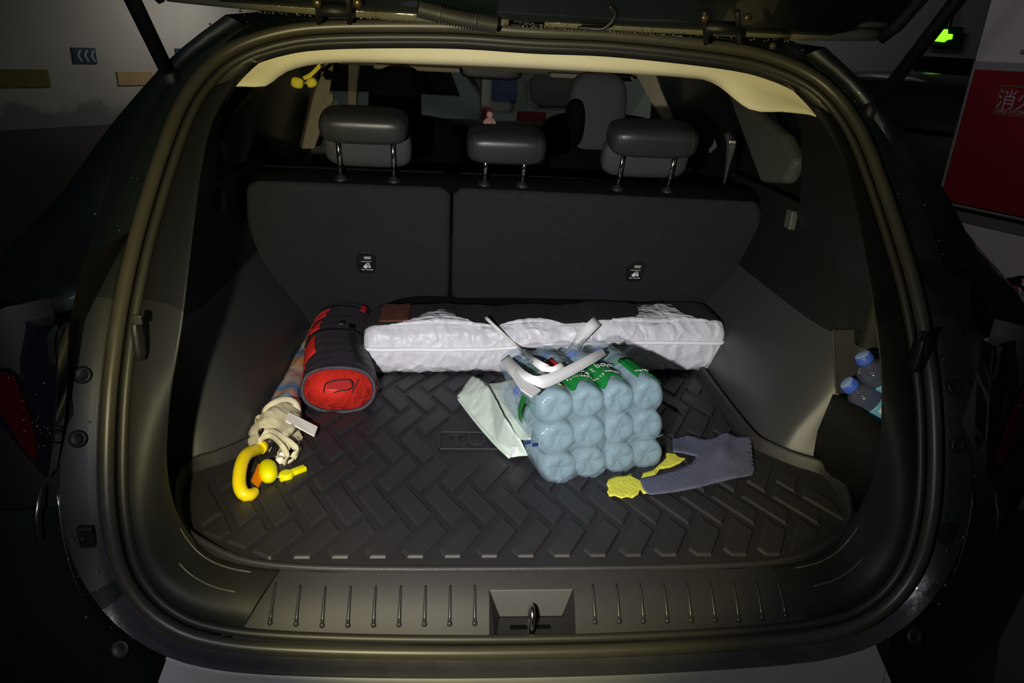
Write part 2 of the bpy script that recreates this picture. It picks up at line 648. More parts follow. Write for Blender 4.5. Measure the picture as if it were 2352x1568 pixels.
PXM = np.linalg.norm(aP(200, 128, WP, WN) - aP(240, 128, WP, WN)) / 40
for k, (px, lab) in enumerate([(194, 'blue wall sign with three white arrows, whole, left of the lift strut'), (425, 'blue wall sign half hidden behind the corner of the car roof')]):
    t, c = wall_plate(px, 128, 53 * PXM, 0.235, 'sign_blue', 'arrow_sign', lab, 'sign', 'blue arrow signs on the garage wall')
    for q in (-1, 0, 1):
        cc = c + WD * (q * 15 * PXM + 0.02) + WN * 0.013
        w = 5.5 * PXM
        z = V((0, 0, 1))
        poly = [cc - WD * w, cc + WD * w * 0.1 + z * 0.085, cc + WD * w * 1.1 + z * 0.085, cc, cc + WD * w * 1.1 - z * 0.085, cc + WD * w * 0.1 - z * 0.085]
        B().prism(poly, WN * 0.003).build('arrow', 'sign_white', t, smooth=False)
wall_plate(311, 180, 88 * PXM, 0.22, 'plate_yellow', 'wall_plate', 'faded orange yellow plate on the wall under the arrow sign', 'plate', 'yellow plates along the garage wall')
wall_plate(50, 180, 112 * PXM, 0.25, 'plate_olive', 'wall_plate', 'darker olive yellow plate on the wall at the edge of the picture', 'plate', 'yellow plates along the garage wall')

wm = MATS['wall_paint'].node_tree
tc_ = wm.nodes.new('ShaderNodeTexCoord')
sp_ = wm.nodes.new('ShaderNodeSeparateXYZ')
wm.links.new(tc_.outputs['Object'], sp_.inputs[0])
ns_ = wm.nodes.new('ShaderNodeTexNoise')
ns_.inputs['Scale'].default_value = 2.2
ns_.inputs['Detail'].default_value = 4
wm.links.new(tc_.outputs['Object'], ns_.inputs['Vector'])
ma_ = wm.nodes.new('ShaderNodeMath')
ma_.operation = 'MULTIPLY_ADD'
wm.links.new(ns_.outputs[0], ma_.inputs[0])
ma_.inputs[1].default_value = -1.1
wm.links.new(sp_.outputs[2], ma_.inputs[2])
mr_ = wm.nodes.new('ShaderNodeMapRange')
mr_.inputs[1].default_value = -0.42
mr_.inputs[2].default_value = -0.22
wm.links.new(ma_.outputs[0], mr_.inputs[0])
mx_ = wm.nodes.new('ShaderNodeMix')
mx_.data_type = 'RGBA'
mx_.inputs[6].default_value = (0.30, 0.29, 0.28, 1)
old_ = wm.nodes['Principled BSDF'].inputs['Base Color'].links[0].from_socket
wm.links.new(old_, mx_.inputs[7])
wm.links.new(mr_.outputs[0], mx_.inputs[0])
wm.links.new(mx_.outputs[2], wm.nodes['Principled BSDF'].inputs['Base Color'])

# right-hand pillar with the red hydrant panel
PP = V((2.235, 2.5, 0))
PD = unit(V((0.375, -0.927, 0)))
PN = V((-PD[1] * -1, PD[0] * -1, 0)) * -1
PN = unit(V((-0.927, -0.375, 0)))
Zv = V((0, 0, 1))
p0 = PP - PD * 0.012
p1 = PP + PD * 1.1
pil = B().prism([(*p0[:2], GZ), (*p1[:2], GZ), (*p1[:2], 2.45), (*p0[:2], 2.45)], -PN * 0.6).build('wall_right', 'pillar_paint', smooth=False)
tag(pil, kind='structure')
bz0, bz1 = aP(2300, 530, PP, PN)[2], aP(2300, 492, PP, PN)[2]
B().prism([p0 + PN * 0.004 + Zv * bz0, p1 + PN * 0.004 + Zv * bz0, p1 + PN * 0.004 + Zv * bz1, p0 + PN * 0.004 + Zv * bz1], -PN * 0.003).build('grey_band', 'pillar_band', pil, smooth=False)
q = aP(2350, 118, PP + PN * 0.01, PN)
B().box(q, (0.02, 0.004, 0.012), (PD, PN, Zv)).build('small_plate', 'pillar_band', pil, smooth=False)
sz0, sz1 = aP(2165, 466, PP, PN)[2], aP(2235, 140, PP, PN)[2]
sg = thing('hydrant_sign', 'dark red fire hydrant panel with white lettering on the white pillar', 'sign', PP + PD * 0.4 + Zv * sz0)
e1 = PP + PN * 0.03
B().prism([e1 + Zv * sz0, e1 + PD * 0.75 + Zv * sz0, e1 + PD * 0.75 + Zv * sz1, e1 + Zv * sz1], -PN * 0.028).build('frame', 'sign_frame', sg, smooth=False, bevel=0.006)
e2 = PP + PN * 0.04
B().prism([e2 + PD * 0.022 + Zv * (sz0 + 0.02), e2 + PD * 0.74 + Zv * (sz0 + 0.02), e2 + PD * 0.74 + Zv * (sz1 - 0.035), e2 + PD * 0.022 + Zv * (sz1 - 0.035)], -PN * 0.012).build('door', 'sign_red', sg, smooth=False, bevel=0.003)
e3 = PP + PN * 0.0415
c = aP(2309, 232, e3, PN)
text('lettering', '消火栓', aP(2289, 230, e3, PN), PD, Zv, 0.085, 'sign_white', sg, align='LEFT')
text('lettering', 'FIRE HYDRANT', aP(2289, 254, e3, PN), PD, Zv, 0.026, 'sign_white', sg, align='LEFT')
q0 = aP(2282, 262, e3, PN)
fr = B()
for (x0, x1, zz0, zz1) in [(0, 0.36, 0, 0.004), (0, 0.36, 0.118, 0.122), (0, 0.004, 0, 0.122), (0.356, 0.36, 0, 0.122)]:
    fr.prism([q0 + PD * x0 + Zv * zz0, q0 + PD * x1 + Zv * zz0, q0 + PD * x1 + Zv * zz1, q0 + PD * x0 + Zv * zz1], PN * 0.0012)
fr.build('lettering_border', 'plate_olive', sg, smooth=False)

# fire extinguisher by the pillar
ex = V((2.30, 1.97, GZ))
t = thing('fire_extinguisher', 'small red fire extinguisher with black handle beside the white pillar', 'extinguisher', ex)
top = aY(2318, 652, 1.97)[2]
B().lathe(ex, (0, 0, 1), [(0, 0.062), (0.01, 0.068), (top - GZ - 0.12, 0.068), (top - GZ - 0.07, 0.055), (top - GZ - 0.04, 0.03), (top - GZ, 0.02)]).build('cylinder', 'sign_red', t)
hz = top + 0.008
B().box((ex[0], ex[1], hz), (0.05, 0.035, 0.035)).build('valve', 'black', t, smooth=False, bevel=0.005)
B().ribbon([(ex[0] - 0.02, ex[1], hz + 0.012), (ex[0] + 0.03, ex[1], hz + 0.025), (ex[0] + 0.085, ex[1], hz + 0.02)], 0.02, (0, 1, 0), 0.008).build('lever', 'black', t)
B().ribbon([(ex[0], ex[1], hz), (ex[0] + 0.045, ex[1], hz - 0.018), (ex[0] + 0.08, ex[1], hz - 0.05)], 0.02, (0, 1, 0), 0.008).build('handle', 'black', t)
B().tube(spline([(ex[0] - 0.02, ex[1], hz), (ex[0] - 0.07, ex[1], hz - 0.02), (ex[0] - 0.085, ex[1], hz - 0.1), (ex[0] - 0.08, ex[1], GZ + 0.1)], 14), 0.009, 8).build('hose', 'black', t)
# back wall on the right, doorway, exit sign
tag(B().box((8.2, 9.2, 0.85), (9, 0.2, 3.2)).build('wall_back', 'wall_grey', smooth=False), kind='structure')
d0, d1 = aY(2105, 128, 9.08), aY(2232, 420, 9.08)
tag(B().prism([(d0[0], 9.09, GZ), (d1[0] + 1.0, 9.09, GZ), (d1[0] + 1.0, 9.09, d0[2]), (d0[0], 9.09, d0[2])], (0, -0.04, 0)).build('door_1', 'black', smooth=False, bevel=0.01), kind='structure')
c = aY(2166, 83, 8.9)
t = thing('exit_sign', 'glowing green arrow sign hanging from the ceiling beyond the lift strut', 'sign', c - Zv * 0.13)
B().box(c + V((0.06, 0.04, 0)), (0.42, 0.05, 0.24)).build('housing', 'exit_unlit', t, smooth=False, bevel=0.01)
k = 8.9 * 0.0061 / 8.9 * 1.0
s = np.linalg.norm(aY(2166, 83, 8.9) - aY(2176, 83, 8.9)) / 10
arr = [(-19, -6), (-2, 14), (7, 14), (9, 5), (21, 5), (22, -5), (12, -7), (6, -12), (-16, -11)]
B().prism([c + V((x * s, 0.012, z * s)) for x, z in arr], (0, -0.02, 0)).build('arrow', 'exit_green', t, smooth=False)
B().tube([c + V((0.1, 0.05, 0.11)), (c[0] + 0.1, c[1] + 0.05, 2.45)], 0.012, 8).build('hanger', 'black', t)

# front: column, signs, wall seen through the windscreen
tag(B().box((1.2, 9.1, 0.85), (5.0, 0.2, 3.2)).build('wall_front', 'wall_green', smooth=False), kind='structure')
cl, cr = aY(1106, 230, 5.0)[0], aY(1188, 230, 5.0)[0]
tag(B().box(((cl + cr) / 2, 5.2, 0.85), (cr - cl, 0.4, 3.2)).build('trim_1', 'wall_green', smooth=False), kind='structure')
c0, c1 = aY(1128, 232, 4.97), aY(1190, 178, 4.97)
t = thing('wayfinding_sign', 'dark blue sign with pale letters seen through the windscreen below the mirror', 'sign', ((c0[0] + c1[0]) / 2, 4.97, c0[2]))
B().prism([(c0[0], 4.99, c0[2]), (c1[0], 4.99, c0[2]), (c1[0], 4.99, c1[2] + 0.2), (c0[0], 4.99, c1[2] + 0.2)], (0, -0.02, 0)).build('plate', 'sign_blue', t, smooth=False)
text('lettering', 'EXIT', aY(1172, 204, 4.965), (1, 0, 0), (0, 0, 1), 0.07, 'dim_letter', t)


def hang_box(name, x0, y0, x1, y1, Y, m, label, cat):
    a, b = aY(x0, y1, Y), aY(x1, y0, Y)
    return tag(B().box(((a[0] + b[0]) / 2, Y, (a[2] + b[2]) / 2), (b[0] - a[0], 0.08, b[2] - a[2])).build(name, m, smooth=False, bevel=0.01), label, cat)


hang_box('hydrant_box', 1186, 258, 1254, 330, 8.9, 'sign_red', 'dim red cabinet against the wall seen above the middle headrest', 'cabinet')
hang_box('red_notice', 1106, 246, 1128, 300, 4.95, 'sign_red', 'narrow dim red notice on the column behind the figurine', 'notice')
a = [aY(x, y, 8.93) for x, y in [(1216, 185), (1235, 166), (1330, 168), (1395, 185), (1395, 248), (1240, 244), (1222, 230)]]
mat('dim_panel', (0.14, 0.16, 0.14), 0.7)
tag(B().prism(a, (0, 0.05, 0)).build('wall_board', 'dim_panel', smooth=False, bevel=0.02), 'dark round cornered board on the pale green wall beyond the windscreen', 'board')


def parked_car(name, label, loc, rot, m):
    root = thing(name, label, 'car', (0, 0, 0), 'parked cars in the garage')
    prof = [(-2.15, 0.3), (-2.2, 0.62), (-2.1, 0.85), (-1.5, 0.96), (-0.75, 1.02), (0.0, 1.44), (0.8, 1.50), (1.6, 1.42), (2.1, 1.02), (2.2, 0.6), (2.15, 0.3)]
    rows = []
    for x, k in [(-0.9, 0.93), (-0.86, 0.985), (-0.6, 1.0), (0, 1.01), (0.6, 1.0), (0.86, 0.985), (0.9, 0.93)]:
        row = []
        for (yy, zz) in prof:
            w = 1.0 if zz < 1.0 else 1.0 - 0.28 * (zz - 1.0) / 0.5
            row.append((x * w, yy * (1 - 0.06 * abs(x / 0.9) ** 4), 0.3 + (zz - 0.3) * k))
        rows.append(row)
    B().grid(rows, cap=True).build('body', m, root, subsurf=1)
    B().prism([(-0.62, -0.86, 1.035), (0.62, -0.86, 1.035), (0.52, -0.1, 1.41), (-0.52, -0.1, 1.41)], (0, -0.02, 0.02)).build('windscreen', 'dark_lens', root, smooth=False)
    for sx in (-1, 1):
        B().prism([(sx * 0.885, -0.5, 1.03), (sx * 0.885, 1.7, 1.05), (sx * 0.75, 1.4, 1.38), (sx * 0.73, 0.1, 1.40)], (sx * 0.015, 0, 0)).build('side_window', 'dark_lens', root, smooth=False)
        B().prism([(sx * 0.5, -2.17, 0.74), (sx * 0.86, -1.98, 0.80), (sx * 0.87, -1.80, 0.86), (sx * 0.55, -2.12, 0.80)], (0, -0.03, 0)).build('headlight', 'dark_lens', root, smooth=False)
        B().tube([(sx * 0.48, -2.19, 0.82), (sx * 0.86, -1.97, 0.87)], 0.008, 6).build('headlight_trim', 'chrome', root)
        for yy in (-1.35, 1.35):
            B().lathe((sx * 0.72, yy, 0.33), (sx, 0, 0), [(0, 0.2), (0.0, 0.32), (0.02, 0.33), (0.18, 0.33), (0.2, 0.31), (0.2, 0.2), (0.19, 0.05)], 28).build('wheel', 'black', root)
        B().sup((sx * 1.0, -0.55, 1.02), (0.1, 0.05, 0.07), 0.6).build('mirror', m, root)
    B().box((0, -2.2, 0.66), (0.9, 0.05, 0.12)).build('grille', 'black', root, smooth=False, bevel=0.02)
    root.location = loc
    root.rotation_euler = (0, 0, rot)
    return root


parked_car('car', 'pale parked car whose bonnet shows through the windscreen', (-0.80, 7.25, GZ), 0.10, 'car_white')
parked_car('car', 'dark parked car seen between the lift strut and the red panel', (4.6, 5.6, GZ), 0.5, 'car_dark')

# ================================================================== THE CAR
CAR = thing('car', 'dark green SUV seen from behind with tailgate open and boot loaded', 'car', (0, 0.5, GZ))

HALF = [(0, -.058, -.09), (.15, -.058, -.088), (.29, -.057, -.083), (.40, -.057, -.074), (.46, -.056, -.064), (.505, -.053, -.05), (.54, -.048, -.028), (.565, -.042, -.002),
        (.583, -.035, .03), (.594, -.027, .068), (.60, -.015, .115), (.604, 0, .155), (.606, .022, .205), (.607, .05, .26), (.607, .08, .31), (.606, .13, .38),
        (.603, .18, .44), (.600, .23, .49), (.590, .30, .565), (.572, .365, .64), (.545, .41, .69), (.505, .438, .726), (.44, .457, .753), (.35, .467, .769), (.15, .474, .780), (0, .475, .779)]
RING = spline(HALF + [(-x, y, z) for x, y, z in HALF[1:-1]][::-1], 180, closed=True)
NR = len(RING)
OUT, REAR = [], []
for i in range(NR):
    t = unit(RING[(i + 1) % NR] - RING[i - 1])
    zk = RING[i][2]
    sl = float(np.interp(zk, [-.1, .1, .25, .35, .5, .7], [.15, .2, .5, .75, .9, .85]))
    rn = unit(V((0, -1, sl)))
    o = unit(np.cross(t, rn))
    if o @ (RING[i] - V((0, RING[i][1], 0.35))) < 0:
        o = -o
    OUT.append(o)
    REAR.append(rn)


def off(i, a, b):
    i %= NR
    return RING[i] + OUT[i] * a + REAR[i] * b


def ringloft(name, prof, m, idx=None, **k):
    """prof: list of (a,b) or function(i)->list of points"""
    ids = list(range(NR)) if idx is None else idx
    rows = []
    for i in ids:
        rows.append(prof(i) if callable(prof) else [off(i, a, b) for a, b in prof])
    return B().grid(rows, cu=idx is None).build(name, m, CAR, **k)


def bead(r, a0, b0, n=10):
    return [(a0 + r * math.cos(t), b0 + r * math.sin(t)) for t in np.linspace(-0.5, PI + 0.5, n)]


ringloft('weather_seal', bead(0.0105, 0.0, 0.0), 'rubber')
ringloft('seal_lip', bead(0.0065, -0.020, -0.004, 8), 'rubber_dark')
ringloft('seal_channel', [(0.012, -0.004), (0.010, -0.012), (-0.013, -0.012), (-0.014, -0.006)], 'plastic_black')

BH = [(0, .022, -.004), (.29, .024, -.004), (.40, .03, -.004), (.45, .04, -.004), (.49, .052, -.002), (.515, .065, .006), (.532, .068, .03), (.543, .065, .07), (.546, .06, .12), (.544, .058, .17),
      (.538, .06, .21), (.528, .06, .26), (.517, .062, .31), (.504, .07, .36), (.503, .11, .42), (.508, .18, .49), (.515, .26, .56), (.516, .34, .625), (.500, .405, .668), (.47, .44, .703), (.42, .462, .738), (.35, .475, .756), (.15, .484, .770), (0, .485, .7715)]
BR = spline(BH + [(-x, y, z) for x, y, z in BH[1:-1]][::-1], 720, closed=True)
_bang = [math.atan2(p[2] - 0.33, p[0]) for p in BR]
BMAP = []
for i in range(NR):
    p = RING[i]
    # match ring station with the nearest inner-edge station, monotone enough for a clean loft
    tgt = V((p[0] * 0.9, p[1], p[2]))
    k = min(range(720), key=lambda j: (BR[j][0] - tgt[0]) ** 2 + (BR[j][2] - tgt[2]) ** 2)
    BMAP.append(BR[k])
BMAP = [sum(BMAP[(i + d) % NR] for d in (-2, -1, 0, 1, 2)) / 5 for i in range(NR)]


def trimrow(i):
    a, b = off(i, -0.026, -0.008), BMAP[i % NR]
    bul = (OUT[i % NR] * -1 + REAR[i % NR]) * 0.010
    return [off(i, -0.022, -0.012), a, a * 0.72 + b * 0.28 + bul * 0.9, a * 0.4 + b * 0.6 + bul, a * 0.1 + b * 0.9 + bul * 0.35, b, b + V((0, 0.02, 0)) - OUT[i % NR] * -0.012]


RX = [abs(p[0]) for p in RING]
side_ids = [i for i in range(NR) if RING[i][2] > -0.03 or abs(RING[i][0]) > 0.425]
right = [i for i in side_ids if RING[i][0] > 0 and RING[i][2] < 0.40]
left = [i for i in side_ids if RING[i][0] < 0 and RING[i][2] < 0.40]
right_up = [i for i in side_ids if RING[i][0] > 0 and .375 < RING[i][2] < 0.69]
left_up = [i for i in side_ids if RING[i][0] < 0 and .375 < RING[i][2] < 0.69]
top = [i for i in range(NR) if RING[i][2] > 0.66]
sill_ids = [i for i in range(NR) if RING[i][2] < 0 and abs(RING[i][0]) < 0.445]
sill_ids = sorted(sill_ids, key=lambda i: RING[i][0])
ringloft('aperture_trim', trimrow, 'plastic', idx=right)
ringloft('aperture_trim', trimrow, 'plastic', idx=left)
ringloft('aperture_trim_shaded', trimrow, 'shaded_plastic', idx=right_up)  # upper aperture trim, darkened in colour where the torch light fades
ringloft('aperture_trim_shaded', trimrow, 'shaded_plastic', idx=left_up)
ringloft('aperture_trim', lambda i: [off(i, -0.022, -0.012), off(i, -0.03, -0.02), BMAP[i] * 0.5 + off(i, -0.03, -0.02) * 0.5, BMAP[i], BMAP[i] + V((0, .02, .014))], 'plastic_dark', idx=sorted(top, key=lambda i: RING[i][0]))

# sill plate with the latch recess left open
SA, SB_ = V((0, .022, -.004)), V((0, -.050, -.068))
SD = unit(SB_ - SA)
SNV = V((0, -SD[2] * -1, 0))
SNV = unit(V((0, SD[2], -SD[1])))
if SNV[2] < 0:
    SNV = -SNV
rx0, rx1 = -0.068, 0.063


def sillp(x, k):
    edge = abs(x) / 0.44
    p = SA + (SB_ - SA) * k
    return V((x, p[1] + 0.016 * max(0, edge - 0.75) * (1 - k) * 4, p[2] + 0.012 * max(0, edge - 0.7) * 3 * k)) + SNV * 0.006 * math.sin(PI * k)


kt = 0.30
XS = sorted(list(np.linspace(-.456, rx0, 15)) + list(np.linspace(rx1, .456, 15)) + [rx0 + .04, rx1 - .04])
KS = [0, .1, .2, kt, .45, .6, .75, .88, .97, 1.0]
gv = [sillp(x, k) for x in XS for k in KS]
gf = []
for i in range(len(XS) - 1):
    for j in range(len(KS) - 1):
        if rx0 - 1e-6 <= XS[i] < rx1 - 1e-6 and kt - 1e-6 <= KS[j] < .969:
            continue
        gf.append((i * 10 + j, (i + 1) * 10 + j, (i + 1) * 10 + j + 1, i * 10 + j + 1))
sill_o = mesh('sill_plate', gv, gf, 'sill', CAR)
lip = B()
lip.grid([[sillp(x, 1) , sillp(x, 1) + V((0, -.004, -.006)), sillp(x, 1) + V((0, 0.0, -.012))] for x in np.linspace(-0.44, 0.44, 30)])
lip.build('sill_edge', 'sill', CAR)
rib = None
for sgn in (-1, 1):
    for k in range(10):
        x = (rx0 - 0.022 - 0.0375 * k) if sgn < 0 else (rx1 + 0.030 + 0.0375 * k)
        pts = [sillp(x, t) + SNV * 0.0015 for t in np.linspace(0.22, 0.80, 6)]
        B().tube(pts, [0.0014, 0.002, 0.0022, 0.0024, 0.0026, 0.0032], 6).sup(pts[-1], (.0042, .0032, .0042), 1.0, nu=10, nv=6).build('sill_rib', 'rib_plastic', sill_o)
# recess box: sloping back wall, side walls and floor
tl, tr = sillp(rx0, kt), sillp(rx1, kt)
bl, br = V((rx0 + .018, tl[1] - 0.004, tl[2] - 0.050)), V((rx1 - .014, tr[1] - 0.004, tr[2] - 0.050))
fl, frr = sillp(rx0 + .010, 0.97) + V((0, 0, -0.010)), sillp(rx1 + .004, 0.97) + V((0, 0, -0.010))
mat('bead_plastic', (0.09, 0.088, 0.08), 0.35)
mat('recess', (0.085, 0.085, 0.092), 0.5)
B().prism([tl, tr, br, bl], (0, 0.004, 0)).build('recess_wall', 'recess', sill_o, smooth=False, bevel=0.002)
bx = B()
bx.add([bl, br, frr, fl], [(0, 1, 2, 3)])
bx.add([tl, bl, fl, sillp(rx0, 0.97)], [(0, 1, 2, 3)])
bx.add([tr, br, frr, sillp(rx1, 0.97)], [(0, 1, 2, 3)])
bx.build('recess_floor', 'sill', sill_o, smooth=False)
sk = B()
yb = (bl[1] + fl[1]) / 2
zb = (bl[2] + fl[2]) / 2
for q in (-1, 1):
    sk.prism([(-.004 + q * .018 + a * .013, yb + b * .004, zb + .002) for a, b in ((-1, -1), (1, -1), (1, 1), (-1, 1))], (0, 0, 0.001))
sk.build('latch_slot', 'black', sill_o, smooth=False)
stp = [(-.003, yb - .012, zb), (-.003, yb - .012, zb + .020), (-.003, yb - .008, zb + .033), (-.003, yb + .002, zb + .038), (-.003, yb + .011, zb + .033), (-.003, yb + .014, zb + .02), (-.003, yb + .014, zb)]
B().tube(spline(stp, 20), 0.0042, 10).build('striker', 'steel', CAR)
# raised arcs on the sill corners
for sx in (-1, 1):
    ids = sorted([i for i in range(NR) if RING[i][0] * sx > 0.40 and -.066 < RING[i][2] < .06], key=lambda i: RING[i][2])
    for fr_, lo_, hi_ in ((.42, .0, .86), (.74, .10, 1.0)):
        sub = ids[int(lo_ * len(ids)):max(2, int(hi_ * len(ids)))]
        pts = []
        for i in sub:
            rw = trimrow(i)[1:6]
            f_ = fr_ * 4
            k = int(f_)
            p = rw[k] * (1 - (f_ - k)) + rw[k + 1] * (f_ - k)
            pts.append(p + (REAR[i] - OUT[i]) * .0006)
        B().tube(spline(pts, 18), [.0005] + [.0014] * 16 + [.0005], 6).build('trim_bead', 'bead_plastic', CAR)

# body flange around the aperture, drip channel and bumper ledge
def bw(i):
    z = RING[i % NR][2]
    return max(0.0, min(1.0, (0.09 - z) / 0.13))


def jamb(i):
    w = bw(i)
    tp = sstep(0.60, 0.72, RING[i % NR][2])
    wid = 0.064 * (1 - tp) + 0.035 * tp
    e = off(i, wid * (1 - w) + 0.030 * w, -0.004 * (1 - w) + 0.018 * w)
    return [off(i, 0.011, -0.006), off(i, 0.014, -0.014), off(i, 0.022, -0.010), off(i, (0.03 * (1 - w) + 0.024 * w), 0.004 * w - .006 * (1 - w)), e]


wet = [i for i in range(NR) if RING[i][2] < 0.05]
wet = sorted(wet, key=lambda i: RING[i][0])
for sx in (-1, 1):
    ringloft('door_jamb', jamb, 'jamb', idx=[i for i in range(NR) if RING[i][0] * sx > 0 and 0.0 < RING[i][2] < .40])
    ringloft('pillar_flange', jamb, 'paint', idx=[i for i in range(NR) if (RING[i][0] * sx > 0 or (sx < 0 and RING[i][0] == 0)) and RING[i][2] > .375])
ringloft('wet_flange', jamb, 'wet_flange', idx=wet)


def bump(i):
    w = bw(i)
    e0 = jamb(i)[-1]
    sx = math.copysign(1, RING[i % NR][0])
    x = RING[i % NR][0]
    if abs(x) < 0.53 and RING[i % NR][2] < 0:
        c1 = V((x * 1.06, -0.150, -0.128))
        c2 = V((x * 1.06, -0.162, -0.140))
        c3 = V((x * 1.06, -0.165, -0.40))
        return [e0, e0 + V((0, -0.004, -.004)), c1, c2, c3]
    k = min(1.0, max(0, (0.2 - RING[i % NR][2]) / 0.25))
    c1 = off(i, 0.070 + 0.012 * k, -0.010)
    c2 = off(i, 0.115 + 0.02 * k, -0.01 + 0.03 * k)
    c3 = V((sx * 0.93, 0.12, c2[2] - 0.02 - 0.1 * k))
    return [e0, c1, c2, c2 * 0.5 + c3 * 0.5 + V((0, -0.03, 0)), c3]


mat('bumper_top', (0.17, 0.178, 0.18), 0.45, nscale=30, namt=0.1)
mid = [i for i in wet if abs(RING[i][0]) < 0.53 and RING[i][2] < 0]
led = B().grid([bump(i)[:4] for i in mid]).build('bumper_ledge', 'bumper_top', CAR)
lowc = [i for i in range(NR) if RING[i][2] < 0.16 and (abs(RING[i][0]) >= 0.52 or RING[i][2] > 0)]
for sx in (-1, 1):
    ids = sorted([i for i in lowc if RING[i][0] * sx > 0], key=lambda i: RING[i][2])
    c = bump(ids[0])
    rows = [[c[0], V((sx * .50, -.150, -.135)), V((sx * .55, -.16, -.2)), V((sx * .75, -.10, -.3)), V((sx * .93, .12, -.42))]]
    rows += [bump(i) for i in ids]
    B().grid(rows).build('bumper_corner', 'paint', CAR)
B().grid([[V((x, -0.165, -0.142)), V((x, -0.195 + 0.1 * (x / .95) ** 4, -0.146)), V((x, -0.20 + 0.1 * (x / .95) ** 4, -0.45))] for x in np.linspace(-0.92, 0.92, 20)]).build('bumper_step', 'plastic_dark', CAR)
for (x0, x1) in ((-0.53, -0.155), (0.18, 0.50)):
    B().prism([(x0, -.166, -.1435), (x1 - .012 * (x0 < 0), -.166, -.1435), (x1, -.19, -.145), (x0 - .0, -.19, -.145)], (0, 0, .0025)).build('bumper_pad', 'plastic_black', CAR, smooth=False, bevel=0.001)
# edges of the flange; steel on the left paints them as lit
for sx in (-1, 1):
    ids = sorted([i for i in range(NR) if RING[i][0] * sx > 0 and -0.03 < RING[i][2] < 0.17], key=lambda i: RING[i][2])
    B().tube([off(i, 0.068, -0.006) for i in ids], 0.0022, 6).build('bumper_rim', 'steel' if sx < 0 else 'jamb', CAR)
    e = [V((sx * .669, -.034, .184)), V((sx * .673, -.05, .15)), V((sx * .672, -.06, .118))]
    B().tube(e, 0.002, 6).build('bumper_crease', 'steel' if sx < 0 else 'jamb', CAR)
    for (x, y, z) in ((.638, .052, .300), (.637, .012, .228)):
        j = min(range(NR), key=lambda i: (RING[i][0] * sx < 0) * 9 + abs(RING[i][2] - z))
        c = off(j, 0.040, -0.006)
        B().lathe(c, REAR[j], [(0, 0.0125), (0.004, 0.0125), (0.006, 0.010), (0.004, 0.007), (0.004, 0.002)], 16).build('plug', 'plastic_black', CAR)
    j = min(range(NR), key=lambda i: (RING[i][0] * sx < 0) * 9 + abs(RING[i][2] - 0.10))
    c = off(j, 0.035, -0.004)
    B().box(c, (0.022, 0.010, 0.034)).build('bracket', 'plastic_black', CAR, smooth=False, bevel=0.003)
    j = min(range(NR), key=lambda i: (RING[i][0] * sx < 0) * 9 + abs(RING[i][2] + 0.02))
    B().lathe(off(j, 0.062, 0.012), (REAR[j] + V((0, 0, .5))), [(0, .013), (.003, .013), (.005, .010), (.003, .007)], 18).build('bumper_screw', 'jamb', CAR)

# quarter panels
QL = [[(.50, .452, .765), (.505, .44, .775), (.512, .50, .782), (.54, 1.5, .83)],
      [(.575, .42, .71), (.58, .41, .72), (.592, .48, .715), (.62, 1.5, .78)],
      [(.625, .36, .64), (.64, .36, .65), (.675, .42, .605), (.70, 1.5, .66)],
      [(.648, .28, .55), (.69, .28, .54), (.755, .40, .525), (.78, 1.5, .54)],
      [(.664, .20, .46), (.75, .22, .44), (.855, .40, .425), (.89, 1.5, .44)],
      [(.678, .15, .415), (.78, .16, .375), (.925, .38, .36), (.95, 1.5, .36)],
      [(.682, .13, .395), (.80, .13, .335), (.955, .36, .28), (.965, 1.5, .25)],
      [(.684, .12, .375), (.80, .13, .325), (.955, .34, .10), (.965, 1.5, -.1)]]
for sx in (-1, 1):
    rows = [spline([(sx * (r[0][0] - .012), r[0][1] + .014, r[0][2])] + [(sx * x, y, z) for x, y, z in r[1:]], 14) for r in QL]
    cols = list(zip(*rows))
    rows2 = [spline(c, 22) for c in cols]
    B().grid(rows2).build('quarter_panel', 'paint', CAR)
    # lamp housing behind and lens
    B().grid([[(sx * .655, .05, .02 + .40 * z), (sx * .69, .01, .02 + .40 * z), (sx * .80, .05, .02 + .34 * z), (sx * .93, .2, .02 + .28 * z), (sx * .945, .40, .02 + .24 * z)] for z in (0, .25, .5, .75, 1)]).build('lamp_housing', 'plastic_black', CAR)
    tlp = thing  # readability only
    lens = [(.628, -.012, .395), (.637, -.020, .33), (.648, -.028, .262), (.669, -.034, .185), (.70, -.02, .215), (.76, .01, .29), (.82, .06, .36), (.80, .06, .40)]
    tl_o = B().prism([(sx * x, y + .016, z) for x, y, z in lens], (0, 0.03, 0)).build('tail_light', 'dark_lens', CAR, smooth=False, bevel=0.003)
    redp = [(.690, -.016, .33), (.680, -.020, .28), (.676, -.024, .235), (.682, -.024, .208), (.70, -.018, .235), (.74, .0, .31), (.74, .0, .34)]
    B().prism([(sx * x, y + .012, z) for x, y, z in redp], (0, 0.004, 0)).build('red_reflector', 'red_lens', tl_o, smooth=False, bevel=0.001)
    B().prism([(sx * x, y, z) for x, y, z in [(.622, -.004, .405), (.629, -.010, .400), (.632, -.012, .352), (.640, -.008, .356), (.640, .0, .39)]], (0, .004, 0)).build('lamp_bracket', 'jamb', tl_o, smooth=False)
# roof
rf = [[V((x, y, z0 - 0.12 * (abs(x) / .62) ** 3.5)) for x in np.linspace(-0.56, 0.56, 17)] for y, z0 in ((.455, .80), (.50, .835), (.9, .87), (1.5, .88), (2.1, .84))]
B().grid(rf).build('roof', 'paint', CAR)
